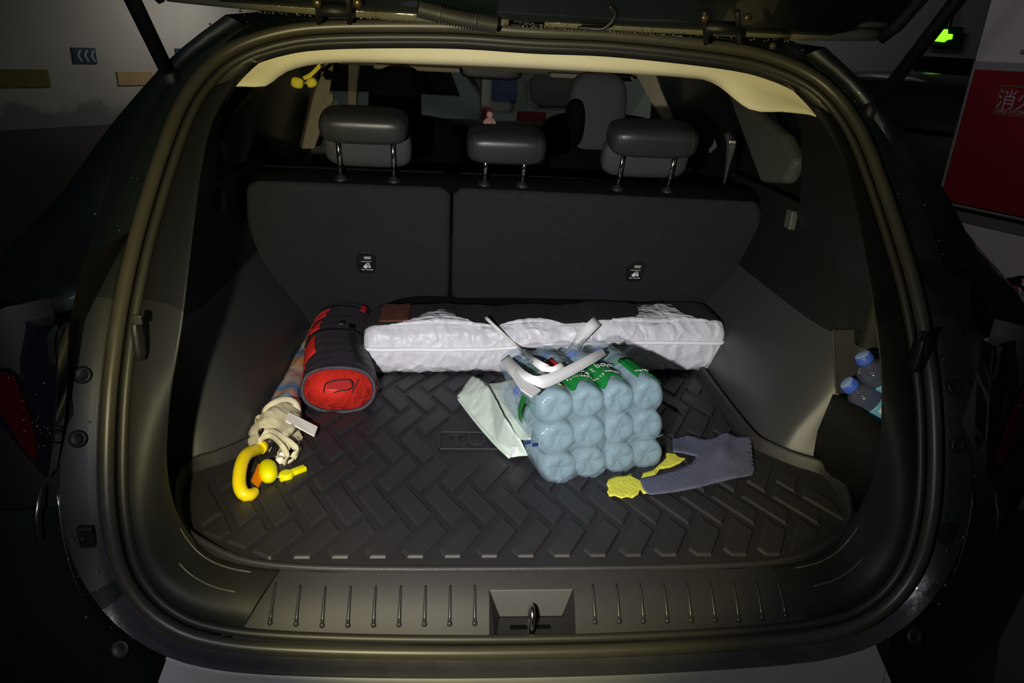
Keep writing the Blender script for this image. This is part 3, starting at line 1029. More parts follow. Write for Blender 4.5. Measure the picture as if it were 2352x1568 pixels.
# roof spoiler corner pieces beside the gate hinge edge
for sx in (-1, 1):
    ids = sorted([i for i in range(NR) if RING[i][0] * sx > 0.05 and RING[i][2] > 0.6], key=lambda i: abs(RING[i][0]))
    B().grid([[off(i, 0.036, -0.004), off(i, 0.05, -0.02), off(i, .055, -.08)] for i in ids]).build('drip_channel', 'jamb', CAR)

# tailgate, standing open above the opening
GD = unit(V((0, -0.70, 0.714)))
GNI = V((0, -0.714, -0.70))
G0 = V((0, 0.452, 0.801))
gp = lambda x, s, t: G0 + GD * s + GNI * t + V((x, 0, 0))
sec = [(0, .610, 0), (.03, .625, .012), (.25, .655, .018), (.5, .675, .02), (.8, .665, .02), (1.0, .60, .02)]
rows = []
for s_, w, t_ in sec:
    rows.append([gp(-w, s_, -.09), gp(-w, s_, 0), gp(-w + .05, s_, t_ - .004), gp(-w + .10, s_, t_ + .01), gp(0, s_, t_ + .012), gp(w - .10, s_, t_ + .01), gp(w - .05, s_, t_ - .004), gp(w, s_, 0), gp(w, s_, -.09)])
gate = B().grid(rows, cv=True, cap=True).build('tailgate', 'paint', CAR, bevel=0.004)
fl_pts = [gp(x, -0.004 + .012 * (abs(x) / .6) ** 4, .004) for x in np.linspace(-.60, .60, 40)]
B().tube(fl_pts[:12], 0.011, 10).build('gate_flange', 'gate_paint', gate)
B().tube(fl_pts[11:19], 0.012, 10).build('gate_flange', 'gate_paint', gate)
B().tube(fl_pts[20:35], 0.009, 10).build('gate_flange', 'gate_paint', gate)
B().tube(fl_pts[34:], 0.011, 10).build('gate_flange', 'gate_paint', gate)
fp = [gp(x, .034, .010) for x in np.linspace(-.60, .60, 30)]
B().tube(fp, 0.006, 8).build('gate_seal_rib', 'gate_paint', gate)
for sx in (-1, 1):
    B().tube([gp(sx * w, s_, .004) for s_, w, t_ in sec], 0.012, 8).build('gate_edge_seal', 'rubber_dark', gate)
cpx = lambda x, y, Y=.43: aY(x, y, Y)
# hinge arms
for (xa, xb, yt, yb_) in ((733, 803, 0, 52), (1622, 1698, 34, 100)):
    h = B()
    p1_, p2_ = cpx(xa, yb_, .415), cpx(xb, yb_, .415)
    q1, q2 = cpx(xa - 4, yt - 8, .36), cpx(xb - 4, yt - 8, .36)
    for a_, b_ in ((p1_, q1), (p2_, q2)):
        h.tube([a_, a_ * .5 + b_ * .5, b_], 0.0045, 8)
    h.box((q1 + q2) / 2 * .5 + (p1_ + p2_) / 2 * .5, (np.linalg.norm(p1_ - p2_), .012, .018), ((1, 0, 0), (0, .7, -.7), (0, .7, .7)))
    ho = h.build('hinge', 'plastic_black', gate)
    for bx_ in (xa - 4, xb + 18):
        B().lathe(cpx(bx_, yt + 6, .37), (0, -1, -.2), [(0, .007), (.005, .007), (.007, .003)], 8).build('hinge_bolt', 'bolt', ho)
# corrugated wiring boot
bp_ = spline([cpx(960, 20, .40), cpx(1000, 30, .405), cpx(1050, 42, .41), cpx(1095, 50, .415), cpx(1140, 58, .42)], 56)
B().tube(bp_, [0.0125 + 0.0028 * (1 if i % 2 else -1) if 14 < i < 40 else 0.013 for i in range(56)], 12).build('wiring_boot', 'rubber_dark', gate)
B().tube(spline([cpx(1328, 64, .41), cpx(1360, 66, .40), cpx(1385, 66, .395), cpx(1405, 50, .39), cpx(1412, 30, .385), cpx(1400, 14, .38)], 22), 0.0032, 8).build('washer_hose', 'plastic_dark', gate)
B().lathe(cpx(1773, 106, .42), (0, -1, 0.1), [(0, .006), (.006, .006), (.008, .003)], 10).build('rubber_stop', 'rubber', gate)
# gas struts
for sx, xa, ya, xb, yb_, Yb in ((-1, 391, 178, 300, -10, .29), (1, 2000, 256, 2205, -8, .29)):
    a_, b_ = aY(xa, ya, .41), aY(xb, yb_, Yb)
    d_ = unit(b_ - a_)
    so = B().tube([a_ + d_ * .02, a_ + d_ * .5], 0.0115, 14).build('gas_strut', 'plastic_black', CAR)
    B().sup(a_, (.016, .016, .018), 0.8).build('strut_end', 'plastic_black', so)
    B().box(a_ + V((0, .01, -.012)), (.04, .012, .03)).build('strut_bracket', 'plastic_black', so, smooth=False, bevel=.003)

# headliner rear edge: the pale band
Hout = [(525, 190), (558, 160), (620, 124), (700, 113), (784, 111), (1000, 113), (1176, 118), (1400, 130), (1568, 146), (1700, 170), (1790, 200), (1840, 228), (1880, 261)]
Hin = [(534, 198), (572, 199), (612, 197), (668, 161), (770, 144), (960, 147), (1176, 155), (1400, 167), (1568, 178), (1640, 192), (1722, 251), (1800, 257), (1862, 264)]


def on_open(x, y, o_):
    lo, hi = 0.5, 3.0
    for _ in range(50):
        m_ = (lo + hi) / 2
        p = CAM_P + ray(x, y) * m_
        if p[1] - float(np.interp(p[2], [-.06, .1, .2, .3, .45, .6, .7, .8], [-.055, -.02, .02, .07, .19, .33, .42, .5])) - o_ > 0:
            hi = m_
        else:
            lo = m_
    return CAM_P + ray(x, y) * lo


ho_ = [on_open(x, y, .035) for x, y in Hout]
hi_ = [on_open(x, y, .075 if 2 < k < 10 else .055 if k in (2, 10) else .042) for k, (x, y) in enumerate(Hin)]
so_, si_ = spline(ho_, 60), spline(hi_, 60)
rows = []
for a_, b_ in zip(so_, si_):
    mid_ = (a_ + b_) / 2 + V((0, -.006, -.004))
    rows.append([a_ + V((0, -.002, .02)), a_, a_ * .7 + b_ * .3 + V((0, -.004, -.002)), mid_, a_ * .25 + b_ * .75 + V((0, -.003, -.002)), b_, b_ + V((0, .03, .006)), b_ + V((0, .12, .025)), V((b_[0], .9, .775)), V((b_[0] * 1.0, 1.5, .775)), V((b_[0], 1.95, .705))])
B().grid(rows).build('headliner', 'headliner', CAR)

# side trims inside the boot
def side_x(Y, z, sx=-1):
    xp = .655 if z < .36 else float(np.interp(z, [.36, .45, .47, .55, .62, .68, .72], [.655, .622, .614, .60, .585, .545, .50]))
    if sx > 0 and z < .42:
        xp += .055 * sstep(.36, .32, Y) * sstep(.42, .34, z)
    xa = float(np.interp(z, [0, .03, .073, .146, .234, .35, .45, .75], [.508, .515, .53, .572, .615, .638, .648, .655]))
    xa = min(xa, xp)
    q_ = max(0, Y - .272 - .5 * max(0, z - .02))
    s_ = 1 - math.exp(-(q_ + .004 * (math.exp(-q_ / .004) - 1)) / .046)
    return xp + (xa - xp) * s_


for sx in (-1, 1):
    ys = list(np.linspace(.07, .26, 6)) + list(np.linspace(.268, .56, 40)) + list(np.linspace(.58, 1.06, 9))
    zs = [-.01] + list(np.linspace(0, .25, 16)) + list(np.linspace(.27, .43, 8)) + [.45, .47]
    st_o = B().grid([[V((sx * side_x(y, z, sx), y, z)) for z in zs if z < .256] for y in ys]).build('side_trim', 'lit_plastic', CAR)
    B().grid([[V((sx * side_x(y, z, sx), y, z)) for z in [.2475] + [q for q in zs if q > .249]] for y in ys]).build('side_trim_shaded', 'shaded_plastic', CAR)  # upper part of the same side trim, painted in its shaded tone
    # upper side: dark shelf above the belt
    B().grid([[V((sx * (side_x(y, z) if z > .45 else .68), max(y, float(np.interp(z, [.47, .55, .62, .68, .72], [.26, .33, .39, .45, .49]))), z)) for z in (.38, .47, .55, .62, .68, .72)] for y in np.linspace(.24, .63, 10)]).build('belt_trim', 'shaded_plastic', CAR)
    for (w, h, dz) in ((.018, .038, 0),):
        pass
    # C-pillar trim
    cp = [(1.19, .69), (.954, .640), (.754, .600), (.665, .554), (.70, .50), (.831, .48), (.90, .52)]
    B().prism([(sx * .60, y, z) for y, z in cp], (sx * .035, 0, 0)).build('pillar_cover', 'quarter_trim' if sx > 0 else 'plastic_dark', CAR, smooth=False, bevel=.012)  # left cover gets a darker plastic to stand for its unlit side
    B().box((sx * .622, .675, .425), (.016, .03, .042)).build('trim_hook', 'quarter_trim', CAR, smooth=False, bevel=.003)
    # boot lamp on the lip
    cl_ = V((sx * .551, .05, .36))
    B().sup(cl_ + V((sx * .004, .006, 0)), (.006, .012, .030), .7).build('boot_lamp', 'plastic_black', CAR)
    B().box(cl_ + V((sx * -.004, -.006, .034)), (.012, .006, .014)).build('cargo_hook', 'plastic', CAR, smooth=False, bevel=.002)
# barrier of the bottle pocket on the right and a pale tube for its corner highlight
pk = [aX(x, y, .585) for x, y in [(1916, 905), (1960, 928), (2024, 982), (2060, 1040)]]
pkb = [V((.60, .33, .0)), V((.61, .25, .0)), V((.61, .15, .0)), V((.61, .07, .0))]
rows = [[p, p * .5 + q_ * .5 + V((-.008, 0, 0)), q_] for p, q_ in zip(spline(pk, 14), spline(pkb, 14))]
B().grid(rows).build('pocket_wall', 'shaded_plastic', CAR, solid=.006)
ed = spline([aX(1914, 757, .612), aX(1915, 800, .61), aX(1918, 850, .605), aX(1922, 903, .598)], 14)
po_ = B().tube(ed, .0026, 8).build('edge_highlight', 'seat_pad', CAR)
B().grid([[p, V((.715, p[1] + .004, p[2]))] for p in ed]).build('pocket_end', 'lit_plastic', CAR)

# rear seat backs
SPn = unit(V((0, -1, -.302)))
SPt = unit(V((0, -.302, 1)))


def seat_p(x, z, o_=0.0):
    return V((x, .99 - .302 * z, z)) + SPn * o_


def seatback(poly):
    return B().prism([seat_p(x, z) for x, z in poly], -SPn * .11)


zt = .429
sl_ = [(-.141, .0), (-.141, zt - .02), (-.155, zt), (-.60, zt), (-.622, zt - .016), (-.634, .34), (-.630, .25), (-.60, .17), (-.56, .10), (-.53, .04), (-.52, 0)]
sr_ = [(.62, zt - .006), (.640, zt - .03), (.655, .33), (.657, .2), (.64, .14), (.60, .07), (.56, .0), (-.135, .0), (-.135, zt - .02), (-.122, zt)]
for po, tx, tz in ((sl_, -.352, .226), (sr_, .346, .222)):
    so = seatback(po).build('seat_back', 'carpet', CAR, bevel=.014, seg=3)
    so['label'] = 'grey carpeted back of the narrow seat' if tx < 0 else 'grey carpeted back of the wide seat'
    tp = [(tx + a_ * .0245, tz + b_ * .030) for a_, b_ in ((-.75, -1), (.7, -1), (.95, -.5), (1, .7), (.6, 1), (-.5, 1), (-1, .6), (-1, -.4))]
    B().prism([seat_p(x, z, .002) for x, z in tp], -SPn * .006).build('tether_cover', 'label_black', so, smooth=False, bevel=.001)
    B().prism([seat_p(tx + a_, tz + b_, .0026) for a_, b_ in ((-.005, .019), (.012, .019), (.012, .012), (-.005, .012))], -SPn * .001).build('tether_anchor', 'print_grey', so, smooth=False)
    B().prism([seat_p(tx + a_, tz + b_, .0026) for a_, b_ in ((-.013, .006), (.013, .006), (.013, .004), (-.013, .004))], -SPn * .001).build('tether_line', 'print_grey', so, smooth=False)
    ic = B()
    k_ = .00095
    ic.prism([seat_p(tx + a_ * k_, tz + b_ * k_, .003) for a_, b_ in ((-9, -11), (-6, -14.5), (1, -14.5), (6, -5), (4, -3.5), (0, -12), (1, -4), (-1, -2), (-5, -6))], -SPn * .0012)
    arc_ = [seat_p(tx + a_ * k_, tz + b_ * k_, .0028) for a_, b_ in ((0, -3), (2, 0), (5, 1), (8, -1), (8.5, -6), (9, -10))]
    ic.ribbon(arc_, .0016, SPt + V((1, 0, 0)), .0008)
    ic.prism([seat_p(tx + a_ * k_, tz + b_ * k_, .003) for a_, b_ in ((4.5, -12), (8, -14), (11, -12), (11.5, -9), (9, -11), (8, -5), (6.5, -8))], -SPn * .0012)
    ic.build('child_seat_icon', 'print_white', so, smooth=False)
    text('lettering', 'TOP TETHER', seat_p(tx + .001, tz - .0185, .003), (1, 0, 0), SPt, .0052, 'print_white', so, .0001)
# top roll of the seats
B().grid([[seat_p(x, zt - .010, -.010), seat_p(x, zt + .0015, -.016), seat_p(x, zt + .002, -.08), seat_p(x, zt - .02, -.125)] for x in np.linspace(-.61, .625, 12)]).build('seat_top', 'black', CAR, solid=.002)

# headrests
def headrest(cx, w, zb_, zt_, px, padw, padb):
    c = V((cx, .855, (zb_ + zt_) / 2 + .012))
    ax = ((1, 0, 0), unit(V((0, 1, .30))), unit(V((0, -.30, 1))))
    hr = B().sup(c, (w / 2, .052, (zt_ - zb_) / 2 - .006), .55, .45, 36, 20, ax).build('headrest', 'leather', CAR)
    if padb:
        B().sup((cx + .002, .915, padb), (padw / 2, .03, .048), .5, .45, 32, 14, ax).build('chin_pad', 'seat_pad', hr)
    for q in (-1, 1):
        x0 = cx + q * w * .40
        sm = [c + V((x0 - cx, 0, 0)) + ax[1] * (-.0525 * math.cos(t)) * .98 + ax[2] * ((zt_ - zb_) / 2 - .004) * math.sin(t) for t in np.linspace(-1.0, 1.1, 12)]
        B().tube(sm, .0011, 6).build('stitched_seam', 'seat_pad', hr)
    for q in (-1, 1):
        x = cx + px * q
        top_, bot_ = V((x - .006 * q * 0, .862, zb_ + .02)), seat_p(x, zt + .004, -.034)
        B().tube([top_, bot_], .0058, 12).build('post', 'chrome', hr)
        B().lathe(bot_ - V((0, 0, .004)), (0, -.2, 1), [(0, .017), (.005, .016), (.008, .011), (.012, .008)], 16).build('post_guide', 'plastic_dark', hr)
    return hr


headrest(-.340, .200, .520, .600, .063, .205, .518)
headrest(-.013, .186, .487, .572, .046, 0, 0)
headrest(.332, .212, .515, .600, .063, .215, .518)

# ------------------------------------------------ cabin ahead of the rear seats
for sx in (-1, 1):
    wn = B().prism([(sx * .70, .72, .42), (sx * .70, 2.3, .42), (sx * .60, 1.95, .72), (sx * .60, .95, .72)], (sx * .004, 0, 0)).build('door_glass', 'side_glass', CAR, smooth=False)
    B().grid([[V((sx * x, y, z)) for x, z in ((.72, -.3), (.735, .1), (.72, .3), (.70, .42))] for y in np.linspace(.95, 2.6, 8)]).build('door_card', 'plastic_black', CAR)
bp1 = [aY(x, y, 1.75) for x, y in [(748, 140), (768, 140), (752, 250), (738, 300), (722, 342), (693, 342), (704, 290), (720, 220)]]
B().prism(bp1, (-.02, .06, 0)).build('door_pillar', 'pillar_trim', CAR, smooth=False, bevel=.004)
B().prism([aY(x, y, 1.73) for x, y in ((746, 222), (764, 212), (766, 230), (760, 243), (744, 238))], (0, .03, 0)).build('belt_anchor', 'pillar_trim', CAR, smooth=False, bevel=.004)
B().prism([aY(x, y, 2.3) for x, y in ((800, 140), (826, 140), (820, 190), (818, 246), (799, 246))], (0, .05, 0)).build('windscreen_pillar', 'pillar_trim', CAR, smooth=False, bevel=.004)
B().prism([aY(x, y, 1.75) for x, y in ((1455, 160), (1504, 165), (1518, 205), (1548, 275), (1520, 275), (1488, 222))], (.02, .06, 0)).build('door_pillar', 'pillar_trim', CAR, smooth=False, bevel=.004)
B().prism([(-.62, 1.95, .685), (.62, 1.95, .685), (.66, 2.85, .34), (-.66, 2.85, .34)], (0, .004, .004)).build('windscreen', 'windscreen', CAR, smooth=False)
B().grid([[V((x, 1.93, .70)), V((x, 1.96, .668)), V((x, 2.02, .664))] for x in np.linspace(-.6, .6, 10)]).build('windscreen_header', 'pillar_trim', CAR)
for x0, x1 in ((-.42, -.12), (.20, .50)):
    B().box(((x0 + x1) / 2, 1.90, .668), (x1 - x0, .14, .016)).build('sun_visor', 'pillar_trim', CAR, smooth=False, bevel=.006)
B().grid([[V((x, y, z)) for y, z in ((2.12, .10), (2.10, .38), (2.16, .445), (2.4, .455), (2.9, .40))] for x in np.linspace(-.7, .7, 10)]).build('dashboard', 'plastic_black', CAR)
mir = B().sup(aY(1128, 166, 1.98) + V((0, 0, .006)), (.115, .018, .032), .5, .5).build('rear_view_mirror', 'plastic_black', CAR)
for mx in (1080, 1164):
    B().box(aY(mx, 161, 1.955), (.018, .004, .008)).build('mirror_clip', 'quarter_trim', mir, smooth=False)
B().tube([aY(1120, 150, 2.0), aY(1120, 120, 2.02)], .012, 8).build('mirror_stem', 'plastic_black', mir)
for (y_, x0, x1) in ((332, 1262, 1307), (338, 1263, 1284)):
    a_, b_ = aY(x0, y_ - 2, 2.09), aY(x1, y_ + 2, 2.09)
    B().box((a_ + b_) / 2, (b_[0] - a_[0], .006, .006)).build('dash_strip', 'print_grey', CAR, smooth=False)
fs = [(1322, 330), (1326, 230), (1345, 203), (1380, 196), (1412, 204), (1427, 240), (1432, 330)]
B().sup(aY(1376, 250, 1.50) + V((0, .05, -.02)), (.095, .05, .13), .6, .5).build('front_seat', 'front_fabric', CAR)
B().sup(aY(1385, 345, 1.52) + V((0, .05, -.05)), (.21, .06, .16), .45, .45).build('front_seat', 'black', CAR)
B().sup(aY(1322, 275, 1.5) + V((0, .02, -.01)), (.032, .05, .075), .8).build('front_seat_bolster', 'black', CAR)
B().sup(aY(905, 240, 1.55) + V((0, .05, -.02)), (.085, .06, .13), .7, .6).build('front_seat', 'black', CAR)
B().sup(aY(905, 360, 1.55) + V((0, .05, -.05)), (.22, .06, .18), .45, .45).build('front_seat', 'black', CAR)
B().ribbon(spline([aY(1668, 305, .95), aY(1678, 325, .93), aY(1680, 330, .92), aY(1674, 365, .93), aY(1663, 425, .95)], 12), [.012, .014, .022, .022, .020, .018, .014, .010, .008, .006, .004, .003], (.8, -.6, 0), .002).build('seat_belt', 'seat_pad', CAR)
B().box(aY(1682, 326, .915), (.018, .006, .010)).build('belt_buckle', 'chrome', CAR, smooth=False, bevel=.002)
B().prism([aY(x, y, 1.2) for x, y in ((1624, 322), (1640, 310), (1647, 338), (1630, 352))], (.004, .02, 0)).build('grab_handle', 'quarter_trim', CAR, smooth=False)
# water drops on the paintwork
wd = B()
rnd = random.Random(3)


def drop(p, n_, r):
    n_ = unit(n_)
    x = unit(np.cross(n_, V((.3, .5, .81))))
    y = np.cross(n_, x)
    rows = [[p + n_ * r * .75 * math.sin(t) + r * math.cos(t) * (math.cos(q) * x + math.sin(q) * y) for q in np.linspace(0, 2 * PI, 7)[:-1]] for t in (0, .5, 1.0, 1.4)]
    wd.grid(rows, cv=True, cap=True)


for k in range(300):
    i = rnd.randrange(NR)
    if RING[i][2] < 0.03 and rnd.random() < .5:
        continue
    a_ = rnd.uniform(.026, .075)
    drop(off(i, a_, -.007 if RING[i][2] > .1 else .004), REAR[i], rnd.uniform(.0010, .0024))
for k in range(220):
    x = rnd.uniform(-.50, .50)
    th_ = rnd.uniform(-.6, 1.2)
    p = gp(x, -0.004 - 0.0112 * math.sin(th_), .004 + 0.0112 * math.cos(th_))
    drop(p, GNI + V((0, 0, -.3)), rnd.uniform(.0010, .0026))
for k in range(36):
    sx = rnd.choice((-1, -1, 1))
    p = V((sx * rnd.uniform(.640, .70), -.022, rnd.uniform(.23, .34)))
    drop(p + V((0, .008 + .18 * (abs(p[0]) - .65), 0)), V((0, -1, 0)), rnd.uniform(.0006, .0014))
for k in range(60):
    x = rnd.uniform(-.45, .45)
    drop(V((x, rnd.uniform(-.14, -.10), -.122)), V((0, -.2, 1)), rnd.uniform(.001, .0024))
tag(wd.build('water_drops', 'drop', CAR), kind='stuff')

# ================================================================== BOOT MAT
MT = thing('boot_mat', 'black rubber boot tray with raised slanted blocks under the cargo', 'mat', (0, .45, 0))
half = [(.0, .027), (.20, .028), (.35, .034), (.44, .048), (.50, .075), (.545, .105), (.575, .16), (.596, .22), (.598, .285), (.555, .32), (.508, .375), (.495, .42), (.492, .6), (.495, .965), (0, .965)]
outl = [V((x, y, .001)) for x, y in half] + [V((-x, y, .001)) for x, y in half[1:-1]][::-1]
B().prism(outl, (0, 0, .004)).build('base', 'mat_rubber', MT, smooth=False)
rp = spline([(x, y, 0) for x, y in half[:-1]] , 60)
rp = rp + [V((-p[0], p[1], p[2])) for p in rp[1:]][::-1]
rows = []
for i, p in enumerate(rp):
    t = unit(rp[(i + 1) % len(rp)] - rp[i - 1])
    n_ = V((t[1], -t[0], 0))
    fr_ = 1 - sstep(.03, .12, p[1])
    h = .007 * fr_ + .030 * (1 - fr_)
    if p[1] > .93:
        h = .01
    rows.append([p + V((0, 0, .004)) - n_ * .002, p + n_ * .003 + V((0, 0, h * .8)), p + n_ * .006 + V((0, 0, h)), p + n_ * .011 + V((0, 0, h)), p + n_ * .013 + V((0, 0, h * .6)), p + n_ * .013 + V((0, 0, .0))])
B().grid(rows, cu=True).build('rim', 'mat_block', MT)
# slanted herringbone blocks
UB = .058
d1, d2 = V((.5, .866, 0)), V((.5, -.866, 0))
ins = [(-.505, .03), (.505, .03)]


def clip(poly, p, n_):
    out_ = []
    for i in range(len(poly)):
        a_, b_ = poly[i], poly[(i + 1) % len(poly)]
        da, db = (a_ - p) @ n_, (b_ - p) @ n_
        if da >= 0:
            out_.append(a_)
        if da * db < 0:
            out_.append(a_ + (b_ - a_) * da / (da - db))
    return out_


planes = [(V((0, .042, 0)), V((0, 1, 0))), (V((0, .945, 0)), V((0, -1, 0))), (V((.44, .06, 0)), unit(V((-.55, 1, 0)))), (V((-.44, .06, 0)), unit(V((.55, 1, 0)))),
          (V((.57, 0, 0)), V((-1, 0, 0))), (V((-.57, 0, 0)), V((1, 0, 0)))]
zone_arch = [(V((.478, 0, 0)), V((-1, 0, 0))), (V((-.478, 0, 0)), V((1, 0, 0)))]
BADGE = (-.165, .115, .362, .455)
nblk = 0
cells = []
for i in range(-34, 35):
    for j in range(-34, 35):
        q = (i - j) % 4
        if q == 0:
            cells.append(((i, j), (2, 1)))
        elif q == 3:
            cells.append(((i, j), (1, 2)))
for (i, j), (w, h) in cells:
    g = .0065
    org = V((.02, .46, 0))
    P = lambda a_, b_: org + d1 * (a_ * UB) + d2 * (b_ * UB)
    k_ = g / UB / .866
    poly = [P(i + k_, j + k_), P(i + w - k_, j + k_), P(i + w - k_, j + h - k_), P(i + k_, j + h - k_)]
    cen = sum(poly) / 4
    if not (-.62 < cen[0] < .62 and .0 < cen[1] < .98):
        continue
    if BADGE[0] - .01 < cen[0] < BADGE[1] + .01 and BADGE[2] - .035 < cen[1] < BADGE[3] + .035:
        if not (cen[0] < BADGE[0] - .0 or cen[0] > BADGE[1]):
            continue
    pls = planes + (zone_arch if cen[1] > .36 else [(V((.50, .33, 0)), unit(V((-.8, -.6, 0)))), (V((-.50, .33, 0)), unit(V((.8, -.6, 0))))] if cen[1] > .24 else [])
    for p_, n_ in pls:
        poly = clip(poly, p_, n_)
        if len(poly) < 3:
            break
    if len(poly) < 3:
        continue
    area = 0.5 * abs(sum(poly[k][0] * poly[(k + 1) % len(poly)][1] - poly[(k + 1) % len(poly)][0] * poly[k][1] for k in range(len(poly))))
    if area < .0006:
        continue
    cen = sum(poly) / len(poly)
    n = len(poly)
    v = [p + V((0, 0, .0045)) for p in poly] + [cen + (p - cen) * .93 + V((0, 0, .0085)) for p in poly] + [cen + (p - cen) * .86 + V((0, 0, .0095)) for p in poly]
    f = [(k, (k + 1) % n, n + (k + 1) % n, n + k) for k in range(n)] + [(n + k, n + (k + 1) % n, 2 * n + (k + 1) % n, 2 * n + k) for k in range(n)] + [tuple(range(2 * n, 3 * n))]
    mesh('tread_block', v, f, 'mat_block', MT, smooth=False)
    nblk += 1
# raised name badge
bd = B()
x0, x1, y0, y1 = -.155, .105, .372, .445
for (ax_, bx_, ay_, by_) in ((x0, x1, y0, y0 + .005), (x0, x1, y1 - .005, y1), (x0, x0 + .005, y0, y1), (x1 - .005, x1, y0, y1)):
    bd.box(((ax_ + bx_) / 2, (ay_ + by_) / 2, .0062), (bx_ - ax_, by_ - ay_, .0034))
bd.build('badge_border', 'mat_block', MT, smooth=False, bevel=.001)
text('lettering', 'TUCSON', (-.137, .408, .0066), (1, 0, 0), (0, 1, 0), .062, 'mat_block', MT, .0015, align='LEFT')

# ================================================================== WHITE LONG BAG
BG = thing('carry_bag', 'long white nylon carry bag with zip and strap lying across the boot', 'bag', (.1, .84, 0))
NU, NV = 110, 44
XL, XR = -.338, .552


def bag_pt(u, v):
    """u along length 0..1, v around 0..1 (0 = mid front, going up over the top)"""
    x = XL + (XR - XL) * u
    e = min(u, 1 - u)
    endr = (1 - max(0, 1 - e / .035) ** 2.2) ** .5 if e < .035 else 1
    front = .708 + .045 * u
    dep = .185
    hgt = .116 + .012 * sstep(.2, .9, u) - .012 * sstep(.25, .5, u) * (1 - sstep(.6, .85, u)) * 0
    a_ = 2 * PI * v
    cy, cz = -math.cos(a_), math.sin(a_)
    pw = lambda q, k: math.copysign(abs(q) ** k, q)
    ee = .30
    y = pw(cy, ee) * dep / 2
    z = pw(cz, ee * 1.15) * hgt / 2
    sc = .86 + .14 * endr
    y *= sc if endr < 1 else 1
    z *= (.72 + .28 * endr)
    p = V((x, front + dep / 2 + y, hgt / 2 + .011 + z))
    # belly below the zip sags forward a little, upper edge buckles
    if cy < -.2:
        p[1] -= .010 * math.sin(PI * min(1, max(0, p[2] / hgt))) * (1 if p[2] < hgt * .5 else .6)
        p[1] += .007 * math.exp(-((p[2] - hgt * .52) / .006) ** 2)
    wr = .0022 * nz(u * 18, v * 9, 1.3) + .0030 * (.35 - abs(nz(u * 34 + p[2] * 60, v * 5, 4.0)))
    if cy < 0 and p[2] < hgt * .98:
        wr += .0045 * (.3 - abs(nz(u * 70 + p[2] * 90, p[2] * 10, 9.0))) * (1 - .4 * sstep(.01, .05, abs(p[2] - hgt * .52)))
    p[1] += wr * cy * 1.2
    p[2] += wr * cz * 1.6
    if cz > .3:
        p[2] += .012 * sstep(.2, .9, cz) * (nz(u * 7, 2.2) + .3) * (1 if cy > -.5 else .3)
    return p


vs_ = [k / NV for k in range(NV)]
body_r = [[bag_pt(i / NU, v) for v in np.linspace(-.52, .185, 40)] for i in range(NU + 1)]
B().grid(body_r).build('bag_body', 'nylon_white', BG)
top_r = [[bag_pt(i / NU, v) + V((0, 0, .0005)) for v in np.linspace(.185, .48, 20)] for i in range(NU + 1)]
tpan = B().grid(top_r).build('top_panel', 'dark_fabric', BG)
tpan['label'] = 'dark fabric top panel of the white bag'
endl = B().grid([[bag_pt(0, v) for v in np.linspace(0, 1, 45)[:-1]], [bag_pt(0, v) * .4 + V((XL - .006, .835, .068)) * .6 for v in np.linspace(0, 1, 45)[:-1]]], cv=True)
endl.add([bag_pt(0, v) * .4 + V((XL - .006, .835, .068)) * .6 for v in np.linspace(0, 1, 45)[:-1]], [tuple(range(44))])
endl.build('bag_end', 'nylon_white', BG)
endr_ = B().grid([[bag_pt(1, v) for v in np.linspace(0, 1, 45)[:-1]], [bag_pt(1, v) * .4 + V((XR + .005, .88, .072)) * .6 for v in np.linspace(0, 1, 45)[:-1]]], cv=True)
endr_.add([bag_pt(1, v) * .4 + V((XR + .005, .88, .072)) * .6 for v in np.linspace(0, 1, 45)[:-1]], [tuple(range(44))])
endr_.build('bag_end', 'nylon_white', BG)
# brown film corner on top
cf = [[bag_pt(u, v) + V((0, 0, .004)) for v in np.linspace(.21, .40, 10)] for u in np.linspace(.035, .115, 10)]
bf_ = B().grid(cf).build('film_patch', 'brown_film', BG, solid=.001)
bf_['label'] = 'shiny reddish brown patch on the bag top'
# white folds spilling over the top edge
for (u0, u1, v0, v1, ph) in ((.06, .36, .165, .225, .4), (.10, .30, .21, .26, 1.0), (.36, .54, .17, .225, 2.0), (.66, .97, .165, .235, 3.0), (.74, .92, .22, .275, 4.2)):
    rows = []
    for i in range(24):
        t = i / 23
        w = math.sin(PI * min(1, t * 1.05)) ** .7
        row = []
        for k in range(6):
            q = bag_pt(u0 + (u1 - u0) * t, v0 + (v1 - v0) * w * k / 5)
            row.append(q + V((0, 0, .003 + .006 * math.sin(PI * k / 5) * w + .002 * nz(t * 9 + ph, k))))
        rows.append(row)
    B().grid(rows).build('fabric_fold', 'nylon_white', BG, solid=.0012)
# zip
def bag_front(u, z):
    best = min((bag_pt(u, v) for v in np.linspace(-.16, .16, 90)), key=lambda p: abs(p[2] - z))
    return best


zp = []
for i in range(0, 71):
    u = i / 70
    hgt = .116 + .012 * sstep(.2, .9, u)
    zc = .010 + hgt * (.60 + .085 * sstep(.32, .52, u) - .02 * sstep(.7, 1, u))
    q_ = bag_front(min(max(u, .004), .996), zc)
    zp.append(V((q_[0], q_[1] - .0045, zc)))
zp = [zp[0]] + [(zp[i - 1] + zp[i] * 2 + zp[i + 1]) / 4 for i in range(1, 70)] + [zp[-1]]
B().tube(zp, .0054, 8).build('zip', 'zip_white', BG)
